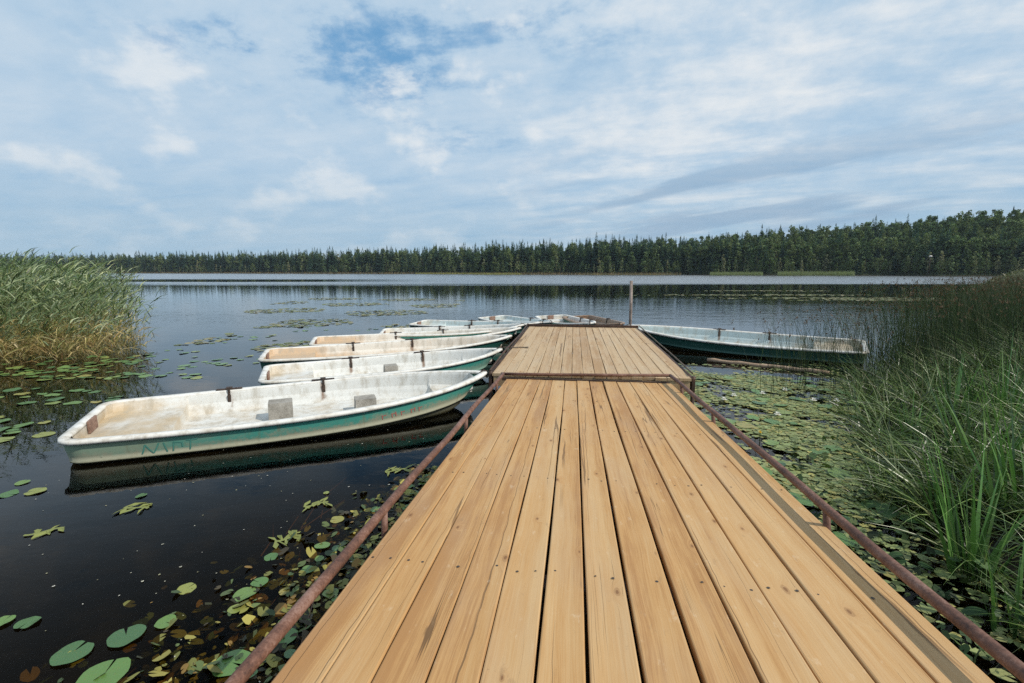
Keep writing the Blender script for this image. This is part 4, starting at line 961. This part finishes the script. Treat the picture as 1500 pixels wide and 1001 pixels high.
for kind in ('spruce', 'leafy', 'birch'):
    L_ = []
    for k in range(6):
        if kind == 'spruce': h = rng.uniform(13, 17); V_, C_ = spruce(h, GR_S[k % 3]); tm = trunk_mesh('trunk', h, .16, M_spruceb)
        elif kind == 'leafy': h = rng.uniform(11, 15); V_, C_ = leafy(h, GR_L[k % 3], .21, .14, 1100, .50); tm = trunk_mesh('trunk', h, .17, M_spruceb)
        else: h = rng.uniform(9, 13); V_, C_ = leafy(h, GR_B[k % 3], .12, .18, 900, .36, True); tm = trunk_mesh('trunk', h, .12, M_birch, .8)
        L_.append((h, V_, C_, mesh_of('crown', V_, C_, M_tree), tm))
    KINDS_[kind] = L_
US = np.tan(TH[4:10]); 
def shore(u): 
    th = math.atan(u); D = float(np.interp(th, TH, TD)) * (1 + .02 * math.sin(th * 23) + .013 * math.sin(th * 57 + 1)); return D, th
def hfac(u): return float(np.interp(u, [-1.1, -.7, -.3, 0, .2, .5, .8, 1.1], [1.08, 1.05, 1.06, 1.05, 1.02, .98, .98, .98]))
TL = {('spruce', 0): 'dark pointed spruce in the distant wood on the left shore', ('spruce', 1): 'dark pointed spruce in the wood across the middle of the lake', ('spruce', 2): 'dark pointed spruce in the wood on the right hillside',
      ('leafy', 0): 'dark round crowned tree in the distant wood on the left shore', ('leafy', 1): 'mid green bushy tree in the wood across the middle of the lake', ('leafy', 2): 'dark green bushy tree in the wood on the right hillside',
      ('birch', 0): 'pale birch at the front of the distant wood on the left', ('birch', 1): 'pale slender birch along the front of the wood across the lake', ('birch', 2): 'pale slender birch at the front of the wood on the right'}
def tree(kind, x, y, z, sc, label, group):
    h, V_, C_, cm, tm = KINDS_[kind][random.randrange(6)]
    root = empty({'spruce': 'spruce_tree', 'leafy': 'broadleaf_tree', 'birch': 'birch_tree'}[kind], (x, y, z), (0, 0, random.uniform(0, 2 * PI))); root.scale = (sc * random.uniform(.9, 1.15),) * 2 + (sc,)
    tag(root, label, 'tree', group); inst('trunk', tm, root); inst('crown', cm, root)
nt = 0
for i in range(285):
    u = -1.12 + 2.24 * (i + random.uniform(-.4, .4)) / 285; D, th = shore(u); sec = 0 if u < -.36 else (1 if u < .42 else 2)
    row = i % 3; dr = 6 + row * 4.5 + random.uniform(-2, 2); r_ = D + dr; x, y = r_ * math.sin(th), r_ * math.cos(th)
    pr = random.random()
    pb = [.15, .46, .66][sec] * (1.3 if row == 0 else .6)
    kind = 'birch' if pr < pb else ('spruce' if random.random() < [.6, .45, .3][sec] else 'leafy')
    sc = hfac(u) * random.uniform(.66, 1.02) * (.8 if row == 0 else .95)
    if sec == 0: sc *= .95
    tree(kind, x, y, float(ground_z(x, y)) - .1, sc, TL[(kind, sec)], {0: 'trees of the left shore', 1: 'trees across the lake', 2: 'trees on the right hillside'}[sec]); nt += 1
u = (871 - 750) / 700; D, th = shore(u); r_ = D + 12; x, y = r_ * math.sin(th), r_ * math.cos(th)
tree('spruce', x, y, float(ground_z(x, y)), 1.28, 'single spruce standing taller than its neighbours near the middle of the wood', 'trees across the lake')
# the wood behind them as one mass
VV, CC = [], []
for i in range(4500):
    u = random.uniform(-1.22, 1.22) if i < 3700 else math.tan(math.radians(random.choice([random.uniform(-84, -50), random.uniform(50, 76)]))); D, th = shore(u); dr = 9 + 85 * random.random() ** 1.5; scrub = 2700 <= i < 3700
    if scrub: dr = random.uniform(3, 12)
    r_ = D + dr; x, y = r_ * math.sin(th), r_ * math.cos(th)
    right = sstep(np.array(u), .1, .6)
    kind = 'leafy' if random.random() < .30 + .45 * float(right) else 'spruce'
    h, V_, C_, cm, tm = KINDS_[kind][random.randrange(6)]; sc = hfac(u) * random.uniform(.80, 1.04) * (1 if kind == 'spruce' else 1.0)
    if scrub: kind = random.choice(['leafy', 'leafy', 'birch']); h, V_, C_, cm, tm = KINDS_[kind][random.randrange(6)]; sc = random.uniform(.28, .52)
    a = random.uniform(0, 2 * PI); ca, sa = math.cos(a) * sc, math.sin(a) * sc
    nf = len(V_) // 4; keep = np.repeat(rng.random(nf) < (.25 if scrub else .85 if kind == 'spruce' else .5), 4); v = V_[keep]; c = C_[keep] * random.uniform(.8, 1.2)
    VV.append(np.c_[v[:, 0] * ca - v[:, 1] * sa + x, v[:, 0] * sa + v[:, 1] * ca + y, v[:, 2] * sc + float(ground_z(x, y))]); CC.append(c)
VV = np.concatenate(VV); CC = np.concatenate(CC)
o = mesh_obj('forest', VV, np.arange(len(VV)).reshape(-1, 4), M_tree, cols=CC); tag(o, 'mixed dark green wood covering the far shore behind its front trees', 'forest', kind='stuff')
# reeds and grass along the far waterline
B_ = Blades()
def shore_blades(n, u0, u1, d0, d1, h0, h1, cols, w_=.10):
    u = rng.uniform(u0, u1, n); th = np.arctan(u); D = np.interp(th, TH, TD) * (1 + .02 * np.sin(th * 23) + .013 * np.sin(th * 57 + 1)); r_ = D + rng.uniform(d0, d1, n); x, y = r_ * np.sin(th), r_ * np.cos(th); z = np.maximum(ground_z(x, y), -.05)
    c_ = pick(n, cols, .3); B_.add(np.c_[x, y, z], rd_dir(n, .25), rng.uniform(h0, h1, n), w_, (0.05, 0, -.1), c_, c_ * 1.15, 2)
shore_blades(7500, -1.1, .35, -8, 1, 1.0, 1.9, [(.27, .20, .10), (.34, .24, .13), (.20, .18, .08)], .14)
shore_blades(3500, -.20, .02, -7, -2, .7, 1.4, [(.30, .31, .08), (.34, .33, .10)], .12)
shore_blades(1300, .14, .34, -2, 1, .5, 1.0, [(.24, .21, .10), (.18, .19, .08)])
shore_blades(2400, .41, .52, -6, -1, 1.2, 2.1, [(.22, .26, .12), (.27, .30, .14)], .12)
shore_blades(3400, .55, .71, -6, -1, 1.3, 2.5, [(.22, .26, .12), (.26, .29, .14)], .12)
shore_blades(2600, .3, 1.1, 0, 5, .8, 1.8, [(.06, .09, .04), (.09, .11, .05)])
o = B_.build('shore_reeds', M_plant); tag(o, 'low pale reeds and grass along the far waterline', 'shore reeds', kind='stuff')

# lamp by the far right shore
th = math.atan((1354 - 750) / 700); D, _ = shore(math.tan(th)); r_ = D + 2; x, y = r_ * math.sin(th), r_ * math.cos(th); zg = float(ground_z(x, y)); ht = 1.9 + (397 - 376) / 700 * y - zg
root = empty('street_lamp', (x, y, zg)); tag(root, 'small white lamp on a thin pole in front of the right hand wood', 'street lamp')
b = MB(); b.tube([(0, 0, -.3), (0, 0, ht - .25)], [.08, .06], 8); b.build('pole', M_rustd, root, True)
m_lamp, _n = mat('lamp_glass'); _n.out(_n.pbsdf((.8, .72, .66), .3))
b = MB(); b.tube([(0, 0, ht - .4), (0, 0, ht - .2), (0, 0, ht + .1), (0, 0, ht + .25)], [.2, .52, .45, .1], 10); b.build('lamp_head', m_lamp, root, True)

# the air over the lake
b = MB(); b.box(-1010, 1010, -1010, 1010, -3, 62); o = b.build('haze', []); tag(o, 'thin pale air between the dock and the far wood', 'haze', kind='stuff')
m_h = bpy.data.materials.new('haze_air'); m_h.use_nodes = True; t_ = m_h.node_tree; t_.nodes.clear()
pv_ = t_.nodes.new('ShaderNodeVolumePrincipled'); pv_.inputs['Color'].default_value = (.72, .86, 1, 1); pv_.inputs['Density'].default_value = .00013; pv_.inputs['Anisotropy'].default_value = 0
mo_ = t_.nodes.new('ShaderNodeOutputMaterial'); t_.links.new(pv_.outputs[0], mo_.inputs['Volume']); o.data.materials.clear(); o.data.materials.append(m_h)
